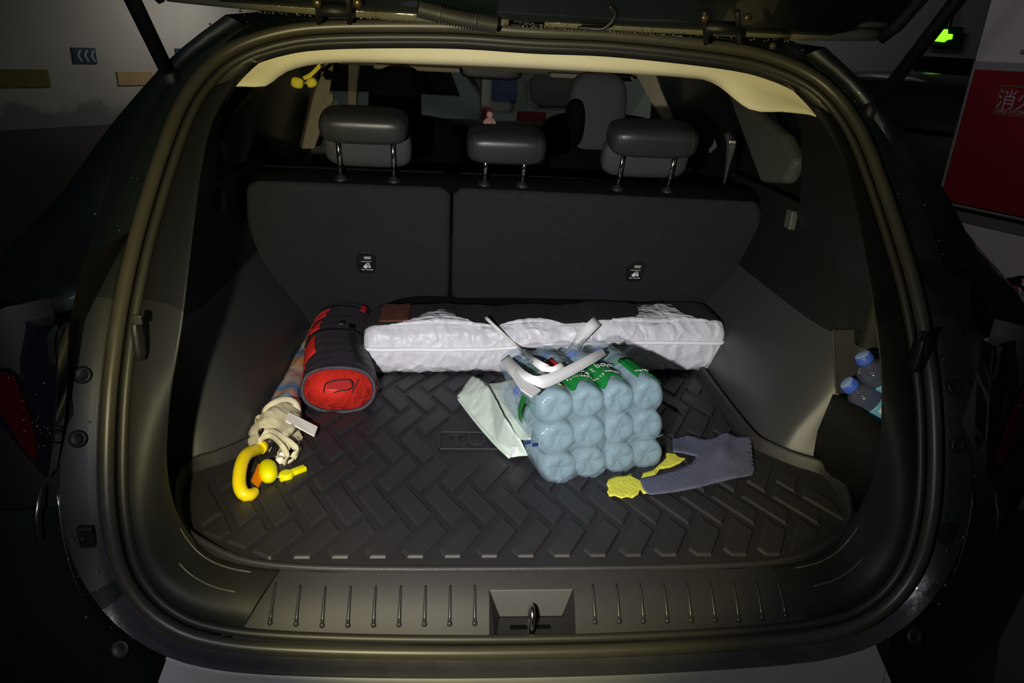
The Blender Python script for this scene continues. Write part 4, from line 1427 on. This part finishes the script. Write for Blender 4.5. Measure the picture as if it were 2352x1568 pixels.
# shoulder strap loop
Yb = .735
s1 = [aY(1115, 728, .745), aY(1145, 757, .700), aY(1190, 797, .69), aZ(1225, 828, .203), aZ(1258, 846, .206)]
B().band(s1, [.008, .006, .008, .012, .014]).build('strap', 'webbing', BG)
s2 = [aZ(1225, 828, .203), aZ(1243, 845, .205), aZ(1268, 849, .207), aZ(1290, 840, .210), aY(1316, 802, .690), aY(1344, 764, .698), aY(1366, 742, .705), aY(1374, 735, .77)]
B().band(s2, [.010, .012, .012, .013, .018, .024, .026, .026]).build('strap', 'webbing', BG)

# dark bundle behind it
def bundle_fn(p):
    return p + V((0, .010 * nz(p[0] * 7, p[2] * 9), .014 * nz(p[0] * 6, p[1] * 8, 5)))


DB = B().sup((.19, .975, .07), (.50, .03, .068), .5, .35, 60, 18, fn=bundle_fn)
tag(DB.build('cloth_bundle', 'black', smooth=True), 'black cloth bundle squeezed between the long white bag and the seats', 'bundle')

# ================================================================== BLACK AND RED ROLLED BAG
RB = thing('rolled_bag', 'black and red barrel shaped bag lying beside the umbrella', 'bag', (-.388, .73, 0))


def rb_sec(y):
    t = (y - .545) / .40
    cx = -.374 - .038 * sstep(0, .65, t)
    hw = .080 - .008 * sstep(0, .65, t)
    hh = .046 + .008 * t
    return cx, hw, hh


def rb_pt(y, ang, o_=0.0):
    cx, hw, hh = rb_sec(y)
    pw = lambda q, k: math.copysign(abs(q) ** k, q)
    c_, s_ = pw(math.cos(ang), .8), pw(math.sin(ang), .8)
    r_ = 1 + .030 * nz(y * 30, math.cos(ang) * 2, math.sin(ang) * 2) + .012 * math.sin(y * 150 + ang)
    return V((cx + (hw * r_ + o_) * c_, y + .02 * math.sin(ang) * (1 - sstep(.55, .7, y)), hh + .003 + (hh * r_ + o_) * s_))


ysr = np.linspace(.545, .945, 40)
rows = [[rb_pt(y, a_) for a_ in np.linspace(0, 2 * PI, 49)[:-1]] for y in ysr]
bb = B().grid(rows, cv=True)
bb.add(rows[-1], [tuple(range(48))])
bb.build('barrel', 'black_nylon', RB)
rows = []
for k, (sc, dy) in enumerate(((.97, -.001), (.90, .004), (.84, .010), (.70, .018), (.45, .024), (.15, .026))):
    cx, hw, hh = rb_sec(.545)
    rows.append([V((cx, .545, hh + .003)) + (rb_pt(.545, a_) - V((cx, .545, hh + .003))) * sc + V((0, dy, 0)) for a_ in np.linspace(0, 2 * PI, 49)[:-1]])
B().grid(rows, cv=True, cap=True).build('lining', 'red_nylon', RB)
B().tube([rb_pt(.546, a_, -.003) for a_ in np.linspace(0, 2 * PI, 41)[:-1]], .0050, 8, closed=True).build('rim_binding', 'black_nylon', RB)
# inner red strap with dark piping, slider
cy_ = .546
cxa = -.376
B().prism([V((cxa + a_, cy_ + (b_ - .045) * .02, b_)) for a_, b_ in ((-.012, .012), (.016, .012), (.022, .045), (-.008, .045))], (0, .003, 0)).build('pull_tab', 'red_nylon', RB, smooth=False, bevel=.001)
lp = [V((cxa + a_, cy_ - .003, b_)) for a_, b_ in ((-.018, .018), (-.028, .042), (-.022, .066), (.004, .074), (.028, .074), (.034, .062), (.026, .052), (.004, .048), (-.014, .040))]
B().tube(spline(lp, 30), .0016, 6).build('piping_loop', 'piping', RB)
B().prism([V((cxa + a_, cy_ - .001, b_)) for a_, b_ in ((-.026, .04), (-.02, .064), (.004, .072), (.028, .072), (.03, .062), (.02, .053), (-.005, .048))], (0, .002, 0)).build('mesh_pocket', 'red_deep', RB, smooth=False)
B().tube([V((cxa + .018, cy_ - .003, .012)), V((cxa + .034, cy_ - .003, .05)), V((cxa + .046, cy_ - .004, .076))], .0012, 6).build('seam', 'piping', RB)
bk = V((-.392, .515, .004))
B().box(bk, (.032, .022, .006), ((1, -.25, 0), (.25, 1, 0), (0, 0, 1))).box(bk + V((.016, -.010, 0)), (.012, .02, .006)).box(bk + V((-.012, -.012, 0)), (.010, .014, .006)).build('buckle', 'piping', RB, smooth=False, bevel=.0015)


def rb_patch(name, y0, y1, a0, a1, sk, m, o_=.0018):
    rows = [[rb_pt(y0 + (y1 - y0) * i / 7 + sk * (k / 9), a0 + (a1 - a0) * k / 9, o_) for k in range(10)] for i in range(8)]
    return B().grid(rows).build(name, m, RB, solid=.001)


rb_patch('red_panel', .60, .70, PI * 1.02, PI * .70, .05, 'red_nylon')
rb_patch('red_panel', .745, .80, PI * 1.0, PI * .66, .03, 'red_nylon')
rb_patch('red_panel', .825, .850, PI * 1.0, PI * .64, .03, 'red_nylon')
rb_patch('red_panel', .868, .890, PI * 1.0, PI * .62, .02, 'red_nylon')
rb_patch('red_panel', .555, .60, PI * 1.1, PI * .88, .02, 'red_nylon')
rb_patch('red_stripe', .555, .66, -.35, .05, .0, 'red_nylon')
rb_patch('webbing_band', .56, .80, PI * .40, PI * .33, .0, 'piping', .003)
rb_patch('webbing_band', .735, .752, PI * .95, PI * .22, .02, 'piping', .003)
rb_patch('webbing_band', .90, .915, PI * 1.0, PI * .1, .0, 'piping', .003)
B().box(rb_pt(.79, PI * .47, .006), (.014, .026, .006)).build('strap_slider', 'piping', RB, smooth=False, bevel=.002)
rb_patch('red_label', .90, .935, PI * .33, PI * .25, .0, 'red_deep', .004)

# ================================================================== UMBRELLA
UM = thing('umbrella', 'folded printed umbrella with curved yellow handle along the left side', 'umbrella', (-.485, .60, 0))
A0, A1 = V((-.505, .975, .018)), V((-.476, .47, .034))
tA = unit(A1 - A0)
LU = np.linalg.norm(A1 - A0)
ramp_mat('umbrella_print', [(.0, (.55, .60, .60)), (.10, (.35, .37, .38)), (.20, (.42, .25, .25)), (.30, (.45, .43, .36)), (.36, (.45, .45, .42)), (.42, (.06, .13, .40)), (.49, (.40, .34, .30)),
                            (.55, (.75, .28, .05)), (.62, (.60, .50, .38)), (.70, (.38, .24, .24)), (.80, (.42, .35, .33)), (.88, (.08, .20, .50)), (.93, (.75, .36, .10)), (.96, (.10, .25, .55)), (1.0, (.60, .56, .44))],
         axis=1, lo=.375, hi=-.13, vor=.03)
px_ = unit(np.cross(tA, V((0, 0, 1))))
pz_ = np.cross(px_, tA)
rows = []
for i in range(60):
    t = i / 59
    r_ = .0075 + .0215 * t ** .9
    c = A0 + (A1 - A0) * t
    row = []
    for k in range(28):
        th = 2 * PI * k / 28
        rr = r_ * (1 + .12 * math.sin(4 * th + t * 14) + .10 * nz(t * 18, k * .5))
        step = .0012 * ((t * 9 + th / (2 * PI)) % 1)
        row.append(c + (rr + step) * (math.cos(th) * px_ + math.sin(th) * pz_))
    rows.append(row)
B().grid(rows, cv=True, cap=True).build('canopy', 'umbrella_print', UM)
B().tube([A0, A0 - tA * .02], [.006, .003], 10).build('tip', 'white_card', UM)
# cream end of the cloth: gathered, opening into flaps
rows = []
C0, C1 = A1 - tA * -.0, V((-.470, .355, .026))
for i in range(24):
    t = i / 23
    c = C0 + (C1 - C0) * t
    rr0 = .031 + .012 * math.sin(t * 3.0)
    row = []
    for k in range(32):
        th = 2 * PI * k / 32
        rr = rr0 * (1 + (.10 + .30 * t) * math.sin(5 * th + 3 * t) * (.3 + .7 * t) + .12 * nz(t * 8, math.cos(th) * 2, math.sin(th) * 2))
        q = c + rr * (math.cos(th) * px_ + .72 * math.sin(th) * pz_) + tA * (.018 * math.sin(3 * th + 1) * t)
        q[2] = max(q[2], .006)
        row.append(q)
    rows.append(row)
B().grid(rows, cv=True).build('canopy_hem', 'cream_cloth', UM, solid=.0012)
# wrap of cloth around the waist and loose ribbons
B().tube([A1 + tA * .012 + .033 * (math.cos(th) * px_ + math.sin(th) * pz_) + tA * .012 * math.sin(2 * th) for th in np.linspace(0, 2 * PI, 25)[:-1]], .0065, 8, closed=True).build('tie_band', 'cream_cloth', UM)
u3 = lambda x, y, z=.02: aZ(x, y, z)
for pts, w in (([(615, 982, .03), (595, 982, .035), (586, 965, .04), (600, 957, .04), (622, 975, .04), (650, 1005, .045), (664, 1030, .03), (655, 1052, .02)], .010),
               ([(600, 1008, .035), (618, 990, .045), (650, 1005, .05), (680, 1030, .035), (672, 1052, .02)], .012),
               ([(592, 1035, .02), (596, 1012, .04), (620, 1000, .045), (645, 1020, .045), (660, 1048, .025), (650, 1066, .015)], .010),
               ([(684, 1022, .02), (690, 1035, .02), (672, 1055, .015), (660, 1062, .012)], .006)):
    B().ribbon(spline([u3(*p) for p in pts], 24), w, (.2, .5, 1), .0016).build('loose_tie', 'cream_cloth', UM)
B().tube([V((-.473, .44, .026)), V((-.490, .335, .022))], .0075, 12).build('shaft', 'wood', UM)
B().lathe(V((-.470, .405, .026)), unit(V((-.2, -1, 0))), [(0, .012), (.03, .013), (.035, .009), (.05, .009)], 16).build('runner', 'piping', UM)
B().lathe(u3(643, 1058, .012), (0, 0, 1), [(-.008, .004), (-.004, .007), (.004, .008), (.008, .005)], 12).lathe(u3(648, 1046, .014), (0, 0, 1), [(-.008, .004), (-.004, .006), (.004, .006), (.008, .003)], 12).build('rib_tip_beads', 'white_card', UM)
hk = [(-.4905, .338, .024), (-.497, .315, .034), (-.501, .280, .043), (-.500, .245, .040), (-.494, .212, .029), (-.484, .197, .019), (-.474, .202, .0135), (-.468, .218, .0125)]
B().tube(spline(hk, 30), [.0105] * 3 + [.0115] * 24 + [.010, .009, .006], 14).build('handle', 'yellow_plastic', UM)
B().lathe(V((-.489, .350, .023)), unit(V((-.05, -1, .25))), [(-.006, .010), (0, .0125), (.012, .0125), (.016, .011)], 16).build('handle_collar', 'yellow_plastic', UM)
B().prism([V((-.482, .29, .018)), V((-.480, .235, .018)), V((-.466, .225, .012)), V((-.462, .29, .014))], (0, 0, .004)).build('handle_core', 'orange_plastic', UM, smooth=False)
B().sup(V((-.459, .268, .020)), (.0165, .030, .017), .9, .9, ax=((1, .3, 0), (-.3, 1, 0), (0, 0, 1))).build('end_cup', 'lemon_plastic', UM)
B().lathe(V((-.427, .266, .0105)), (0, 0, 1), [(-.0085, .010), (-.006, .013), (.006, .013), (.0085, .010)], 18).box(V((-.411, .280, .0115)), (.034, .013, .012), ((1, .85, 0), (-.85, 1, 0), (0, 0, 1))).build('whistle', 'lemon_plastic', UM, bevel=.001)
B().tube([V((-.448, .268, .014)), V((-.437, .258, .012))], .003, 8).build('whistle_ring', 'steel', UM)
q = [u3(663, 948, .062), u3(730, 982, .030), u3(722, 1004, .026), u3(655, 968, .060)]
B().prism(q, (0, 0, .003)).build('care_tag', 'white_card', UM, smooth=False, bevel=.0008)

# ================================================================== WATER PACK
PE1, PE2 = unit(V((.959, .283, 0))), unit(V((-.283, .959, 0)))
BD = .0622
P0 = V((.076, .258, .031))
nxt = ['bottom', 'middle', 'top']
colw = ['leftmost', 'second from the left', 'third from the left', 'rightmost']
BL = .215
bprof = [(.009, .001), (.008, .008), (.002, .014), (.0, .019), (.0006, .025), (.0042, .0292), (.012, .0308), (.05, .0305), (.055, .029), (.06, .0305), (.085, .0305), (.09, .029), (.095, .0305), (.135, .0305), (.155, .029), (.175, .022), (.186, .0135), (.193, .0125)]
src = None
for r_ in range(3):
    for c_ in range(4):
        loc = P0 + PE1 * (BD * c_ - .0085 * r_) + V((0, 0, .0655 * r_))
        lab = 'clear water bottle in the wrapped pack, %s row, %s' % (nxt[r_], colw[c_])
        if src is None:
            src = thing('water_bottle', lab, 'bottle', loc, 'bottles in the shrink wrapped pack')
            bb_ = B().lathe(loc, PE2, bprof, 30)
            for k_, p_ in enumerate(bb_.v):
                h_, r0 = bprof[k_ // 30]
                if 1 <= k_ // 30 <= 5:      # five-lobed base
                    bb_.v[k_] = p_ + PE2 * .0020 * (1 - math.cos(5 * 2 * PI * (k_ % 30) / 30)) * (.4 if k_ // 30 in (1, 5) else 1)
            bb_.build('bottle_body', 'bottle_clear', src)
            B().lathe(loc + PE2 * .193, PE2, [(0, .0135), (.002, .0145), (.016, .0145), (.018, .013)], 20).build('cap', 'cap_blue', src)
            sleeve = B().lathe(loc + PE2 * .098, PE2, [(0, .0309), (.036, .0309)], 24).build('sleeve', 'label_green', src)
            sleeve['label'] = 'green label sleeve'
        else:
            d = src.copy()
            COL.objects.link(d)
            d.location = loc
            d['label'] = lab
            for ch in list(src.children):
                e = ch.copy()
                COL.objects.link(e)
                e.parent = d
pc = P0 + PE1 * (BD * 1.5 - .0085) + V((0, 0, .0655))
PK = thing('bottle_pack_wrap', 'clear shrink wrap with green print and white handle around the water bottles', 'packaging', V((pc[0], pc[1] + .1, 0)))
HWp, HHp = BD * 2 + .0025, BD * 1.5 + .0015


def outline(n=144):
    """cross-section hull of 4x3 bottles with shallow dips between them: (a,b) in PE1/Z"""
    pts = []
    cs = [((c_ - 1.5) * BD, (r_ - 1) * BD * .985) for c_ in range(4) for r_ in range(3)]
    for k in range(n):
        th = 2 * PI * k / n
        d = V((math.cos(th) * HWp / HHp, math.sin(th)))
        d = d / np.linalg.norm(d)
        best = 0
        for (cx, cz) in cs:
            b_ = d[0] * cx + d[1] * cz
            q = b_ * b_ - (cx * cx + cz * cz - (BD / 2 + .0016) ** 2)
            if q > 0:
                best = max(best, b_ + math.sqrt(q))
        pts.append([d[0] * best, d[1] * best])
    arr = np.array(pts)
    for _ in range(4):
        sm = (np.roll(arr, 1, 0) + arr * 2 + np.roll(arr, -1, 0)) / 4
        rr, rs = np.linalg.norm(arr, axis=1), np.linalg.norm(sm, axis=1)
        arr = np.where((rs > rr)[:, None], sm, arr)
    return arr


OL = outline()


def pack_pt(a, b, d):
    lf = -.016 * sstep(-HWp * .55, -HWp, a) * (1 - abs(b) / HHp * .6)
    return pc + PE1 * (a - .139 * b + lf) + V((0, 0, 1.068 * b)) + PE2 * d


def front_d(a, b):
    m_ = 9
    for c_ in range(4):
        for r_ in range(3):
            q = math.hypot(a - (c_ - 1.5) * BD, b - (r_ - 1) * BD * .985)
            m_ = min(m_, q)
    return -.0045 + .008 * sstep(.024, .043, m_) + .0015 * nz(a * 90, b * 90)


rows = []
for s_ in (.0, .12, .24, .36, .48, .6, .7, .8, .87, .93, .975, 1.0):
    rows.append([pack_pt(a * max(s_, .01), b * max(s_, .01), front_d(a * s_, b * s_) + .012 * max(0, (s_ - .93) / .07) ** 2) for a, b in OL])
for d in (.02, .035, .06, .09, .12, .15, .18, .205):
    sc = 1 - (.0 if d < .16 else .5 * (d - .16) ** 1.0)
    rows.append([pack_pt(a * sc * (1 + .006 * nz(a * 40, b * 40, d * 30)), b * sc * (1 + .006 * nz(d * 30, a * 30)), d) for a, b in OL])
B().grid(rows, cv=True).build('film', 'shrink_film', PK)
# gathered seam line across the front
sm = [pack_pt(a, -.036 + .018 * (a / HWp) + .006 * math.sin(a * 30), front_d(a, -.035) - .0022) for a in np.linspace(-HWp * .97, HWp * .97, 50)]
B().tube(sm, .0012, 6).build('film_seam', 'shrink_film', PK)


def on_top(a, d, o_=.0016):
    """point on the film's top (or upper left side) at across a, depth d"""
    j = min((k for k in range(len(OL)) if OL[k][1] > 0 and abs(OL[k][1]) > HHp * .55), key=lambda k: abs(OL[k][0] - a))
    return pack_pt(a, OL[j][1] + o_, d)


def wave(a):
    return .019 + .011 * math.cos((a / BD + .5) * 2 * PI)


def top_ad(x, y):
    q_ = aZ(x, y, BD * 3 * .985 + .004) - pc
    return float(q_ @ PE1), float(q_ @ PE2)


def strip(name, a0, a1, f0, f1, m, o_=.0016, n=24, k=6):
    rows = [[on_top(a, f0(a) + (f1(a) - f0(a)) * t, o_) for t in np.linspace(0, 1, k)] for a in np.linspace(a0, a1, n)]
    return B().grid(rows).build(name, m, PK, solid=.0004)


far = lambda a: .098 - .028 * sstep(-.05, -.09, a) + .004 * math.cos(a * 60)
strip('printed_band', -HWp * .86, -.072, wave, far, 'label_green')
strip('printed_band', -.064, .050, wave, far, 'label_green')
strip('printed_band', .078, HWp * .97, wave, far, 'label_green')
strip('emblem', -.112, -.074, lambda a: wave(a) + .008, lambda a: wave(a) + .008 + .045 * math.sin(PI * min(1, max(0, (a + .112) / .038))) ** .6, 'logo_silver', .0026)
for q in range(3):
    strip('emblem_stripe', -.109, -.077, lambda a: wave(a) + .020 + .009 * q, lambda a: wave(a) + .0225 + .009 * q, 'label_green', .0034, 10, 2)
strip('red_line', -.110, -.072, lambda a: wave(a) + .001, lambda a: wave(a) + .004, 'label_red', .0026, 14, 2)
strip('red_patch', -.085, -.045, lambda a: .105, lambda a: .140, 'label_red', .0026, 10, 4)


def curved_text(body, a0, d0, size, m='print_white'):
    a = a0
    for ch in body:
        wd_ = size * (.30 if ch in " 'il" else .78 if ch in 'CW' else .52)
        if ch != ' ':
            sl_ = (wave(a + wd_ * 1.2) - wave(a - wd_ * .2)) / (wd_ * 1.4)
            text('lettering', ch, on_top(a + wd_ / 2, d0 + .003 * math.sin(a * 60), .0056), PE1, PE2 + V((0, 0, .05)), size, m, PK, .0003)
        a += wd_


curved_text("C'estbon", -.046, .070, .023)
curved_text('Purified Drinking Water', -.058, .040, .0100)
curved_text('Water', .080, .034, .0108)
text('lettering', '水', on_top(-.066, .125, .0036), PE1, PE2, .012, 'print_white', PK, .0003)
# ink marks on the left corner of the wrap, green sliver on the side
for (x_, y_, w_) in ((1212, 1016, .012), (1229, 1021, .011)):
    c = aP(x_, y_, pack_pt(-HWp * .93, -.01, -.004), -PE2)
    B().box(c, (w_, .001, .007), (PE1, PE2, (0, 0, 1))).build('ink_mark', 'ink_blue', PK, smooth=False)
rows = [[pack_pt(-HWp - .0028 + .004 * nz(t * 5), b, .050 + .018 * t + .012 * math.sin(b * 60)) for t in np.linspace(0, 1, 6)] for b in np.linspace(.01, .066, 10)]
B().grid(rows).build('side_print', 'label_green', PK, solid=.0004)
# carry handle
hp = [aZ(1160, 822, .185), aZ(1180, 848, .205), aZ(1203, 868, .213), aZ(1232, 879, .213), aZ(1272, 868, .214), aZ(1320, 845, .216), aZ(1362, 822, .216), aZ(1390, 806, .208)]
B().band(hp, [.020, .022, .024, .024, .021, .019, .018, .014], .0016, 34).build('carry_handle', 'webbing', PK)
q = [aZ(x, y, .209) for x, y in ((1182, 850), (1205, 876), (1242, 898), (1222, 914), (1196, 896), (1178, 868))]
B().prism(q, (0, 0, .003)).build('handle_tape', 'webbing', PK, smooth=False)

# ================================================================== CLOTHS AND SOFT BAG
def sheet(outline_px, zfn, n=26):
    """triangulated sheet from an outline, height from zfn(x,y)"""
    P = [aZ(x, y, zz) for x, y, zz in outline_px]
    bm = bmesh.new()
    vs = [bm.verts.new(p) for p in P]
    f = bm.faces.new(vs)
    bmesh.ops.triangulate(bm, faces=[f])
    bmesh.ops.subdivide_edges(bm, edges=[e for e in bm.edges if e.calc_length() > .02], cuts=3, use_grid_fill=True)
    bmesh.ops.triangulate(bm, faces=bm.faces)
    for _ in range(2):
        bmesh.ops.subdivide_edges(bm, edges=[e for e in bm.edges if e.calc_length() > .012], cuts=1)
        bmesh.ops.triangulate(bm, faces=bm.faces)
    for v in bm.verts:
        v.co.z += zfn(v.co.x, v.co.y)
    vv = [tuple(v.co) for v in bm.verts]
    bm.verts.index_update()
    ff = [tuple(v.index for v in f.verts) for f in bm.faces]
    bm.free()
    return vv, ff


def pinked(pts, amp=3.0, step=9):
    """saw-tooth (pinking shear) edge along a pixel polyline"""
    out_ = []
    for (x0, y0), (x1, y1) in zip(pts[:-1], pts[1:]):
        L = math.hypot(x1 - x0, y1 - y0)
        n = max(2, int(L / step) * 2)
        for k in range(n):
            t = k / n
            s_ = amp if k % 2 else -amp * .3
            out_.append((x0 + (x1 - x0) * t - (y1 - y0) / L * s_, y0 + (y1 - y0) * t + (x1 - x0) / L * s_))
    return out_


e_top = pinked([(1545, 1006), (1580, 1000), (1618, 1010), (1655, 1001), (1690, 1004), (1724, 1003)], -2.5)
e_rt = pinked([(1724, 1003), (1727, 1040), (1732, 1078)], -2.5)
ol = e_top + e_rt + [(1733, 1080), (1728, 1090), (1690, 1098), (1640, 1110), (1605, 1121), (1560, 1128), (1500, 1137), (1490, 1136), (1477, 1122), (1469, 1101), (1490, 1096), (1512, 1090), (1545, 1080), (1590, 1062), (1600, 1048), (1575, 1043), (1545, 1040)]
gz = .015
vv, ff = sheet([(x, y, gz) for x, y in ol], lambda x, y: .004 * nz(x * 14, y * 14) + .010 * math.exp(-((x - .43 - (y - .38) * .5) / .016) ** 2) * sstep(.30, .36, y))
tag(mesh('dust_cloth', vv, ff, 'grey_cloth', solid=.0018), 'blue grey felt cloth with pinked edges on the mat beside the pack', 'cloth')
# dark folds of the cloth stand as ridges
yl = [(1393, 1112), (1398, 1101), (1412, 1094), (1440, 1092), (1450, 1086), (1452, 1092), (1470, 1104), (1478, 1086), (1500, 1080), (1530, 1052), (1530, 1040), (1545, 1038), (1560, 1048), (1576, 1052), (1562, 1064), (1540, 1073), (1515, 1077), (1500, 1100), (1490, 1132), (1478, 1134), (1470, 1124), (1466, 1136), (1452, 1143), (1440, 1140), (1428, 1144), (1412, 1138), (1400, 1140), (1394, 1130), (1398, 1122)]
vv, ff = sheet([(x, y, .0115) for x, y in yl], lambda x, y: .0012 * nz(x * 40, y * 40))
tag(mesh('yellow_cloth', vv, ff, 'yellow_cloth', solid=.0016), 'bright yellow felt cloth under the water pack and grey cloth', 'cloth')

# mint shopping bag
MB = thing('shopping_bag', 'pale mint non-woven shopping bag folded under the water pack', 'bag', (-.02, .5, 0))
m_out = [(1050, 912, .02), (1068, 885, .03), (1085, 864, .05), (1098, 868, .06), (1125, 895, .07), (1160, 960, .075), (1195, 1010, .06), (1212, 1046, .03), (1171, 1050, .012), (1140, 1020, .012), (1095, 970, .014)]
vv, ff = sheet(m_out, lambda x, y: .004 * nz(x * 30 + y * 12, y * 5) + .003 * nz(x * 60, y * 60))
mesh('bag_panel', vv, ff, 'mint_cloth', MB, solid=.002)
m2 = [(1098, 868, .06), (1120, 884, .05), (1180, 872, .07), (1215, 900, .09), (1222, 960, .09), (1220, 1010, .08), (1195, 1010, .06), (1160, 960, .062), (1125, 895, .058)]
vv, ff = sheet(m2, lambda x, y: .004 * nz(x * 30, y * 9, 3))
mesh('bag_gusset', vv, ff, 'mint_cloth', MB, solid=.002)
q = [aZ(1171, 1050, .014), aZ(1212, 1045, .014), aZ(1212, 1030, .03), aZ(1176, 1027, .04)]
B().prism(q, (0, 0, .002)).build('bag_corner', 'webbing', MB, smooth=False)
q = spline([aZ(1052, 914, .021), aZ(1095, 970, .016), aZ(1140, 1021, .013), aZ(1171, 1050, .012)], 16)
B().tube(q, .0035, 8).build('bag_seam', 'mint_cloth', MB)

# ================================================================== TWO BOTTLES IN THE SIDE POCKET
def pocket_bottle(capc, ax_, L, lab, lbl):
    ax_ = unit(V(ax_))
    base = V(capc) + ax_ * L
    t = thing('water_bottle', lab, 'bottle', base, 'blue capped bottles in the side pocket')
    cap_o = B().lathe(capc, ax_, [(0, .0125), (.002, .0145), (.010, .0150), (.011, .0155), (.015, .0155), (.016, .0145)], 24).build('cap', 'cap_blue', t)
    B().lathe(V(capc) - ax_ * .0006, ax_, [(0, .002), (.0003, .0122), (.0016, .0134)], 24).build('cap_top', 'cap_face', cap_o)
    prof = [(.015, .0125), (.022, .0128), (.024, .017), (.033, .0255), (.041, .0285), (.044, .0278), (.049, .030), (.060, .030), (.068, .0312), (.07, .0312), (L - .02, .0312), (L - .004, .028), (L, .02)]
    B().lathe(capc, ax_, prof, 28).build('bottle_body', 'pocket_plastic', t)
    B().lathe(capc, ax_, [(.056, .0308), (.058, .0318), (.140, .0318), (.142, .0316)], 28).build('label_band', 'label_blue', t)
    if lbl:
        x = unit(np.cross(ax_, V((0, 0, 1))))
        q_ = V(capc) + ax_ * .064
        side = unit(CAM_P - q_ - ax_ * ((CAM_P - q_) @ ax_))
        up_ = np.cross(ax_, side)
        rows = [[q_ + ax_ * (.0 + .03 * k) + .0324 * (math.cos(a_) * side + math.sin(a_) * up_) for a_ in np.linspace(-.75, .1, 8)] for k in (0, .5, 1)]
        B().grid(rows).build('label_panel', 'print_white', t, solid=.0003)
    return t


clear_plastic('pocket_plastic', (0.10, 0.11, 0.22), (0.5, 0.5, 0.7), 0.6)
c2 = aX(1944, 878, .575)
c1 = aX(1980, 814, .600)
pocket_bottle(c2, (.80, -.12, -.58), .16, 'lower of two blue capped water bottles in the right side pocket', True)
pocket_bottle(c1, (.62, -.10, -.78), .16, 'upper of two blue capped water bottles in the right side pocket', False)

# ================================================================== SMALL THINGS IN THE CABIN
fg = aY(1124, 290, 2.2)
t = thing('figurine', 'tiny pink figurine standing on the dashboard seen above the middle headrest', 'figurine', (fg[0], 2.2, fg[2] - .004))
B().lathe((fg[0], 2.2, fg[2] - .004), (0, 0, 1), [(0, .028), (.006, .028), (.02, .022), (.034, .014), (.04, .008)], 16).build('body', 'skin', t)
B().sup((fg[0], 2.2, fg[2] + .046), (.014, .014, .016), 1.0).build('head', 'skin', t)
B().sup((fg[0], 2.204, fg[2] + .058), (.015, .014, .010), 1.0).build('hair', 'hair', t)
for q in (-1, 1):
    B().tube([(fg[0] + q * .012, 2.195, fg[2] + .03), (fg[0] + q * .024, 2.19, fg[2] + .012)], .005, 8).build('arm', 'skin', t)
hy = 1.15
t = thing('hanging_ornament', 'yellow cloth ornament hanging by cords at the left rear window', 'ornament', aY(690, 200, hy))
B().sup(aY(683, 190, hy), (.016, .012, .014), .7, ax=((1, 0, -.2), (0, 1, 0), (.2, 0, 1))).build('pouch', 'yellow_soft', t)
B().sup(aY(716, 190, hy), (.014, .012, .012), .8, ax=((1, 0, .4), (0, 1, 0), (-.4, 0, 1))).build('pouch', 'yellow_soft', t)
B().ribbon(spline([aY(697, 180, hy), aY(710, 174, hy), aY(722, 164, hy), aY(735, 150, hy)], 10), .010, (0, 0, 1), .003).build('cloth_strip', 'yellow_soft', t)
B().tube([aY(700, 192, hy), aY(718, 172, hy), aY(736, 146, hy), aY(738, 120, hy)], .002, 6).build('cord', 'yellow_soft', t)
print('tread blocks', nblk)
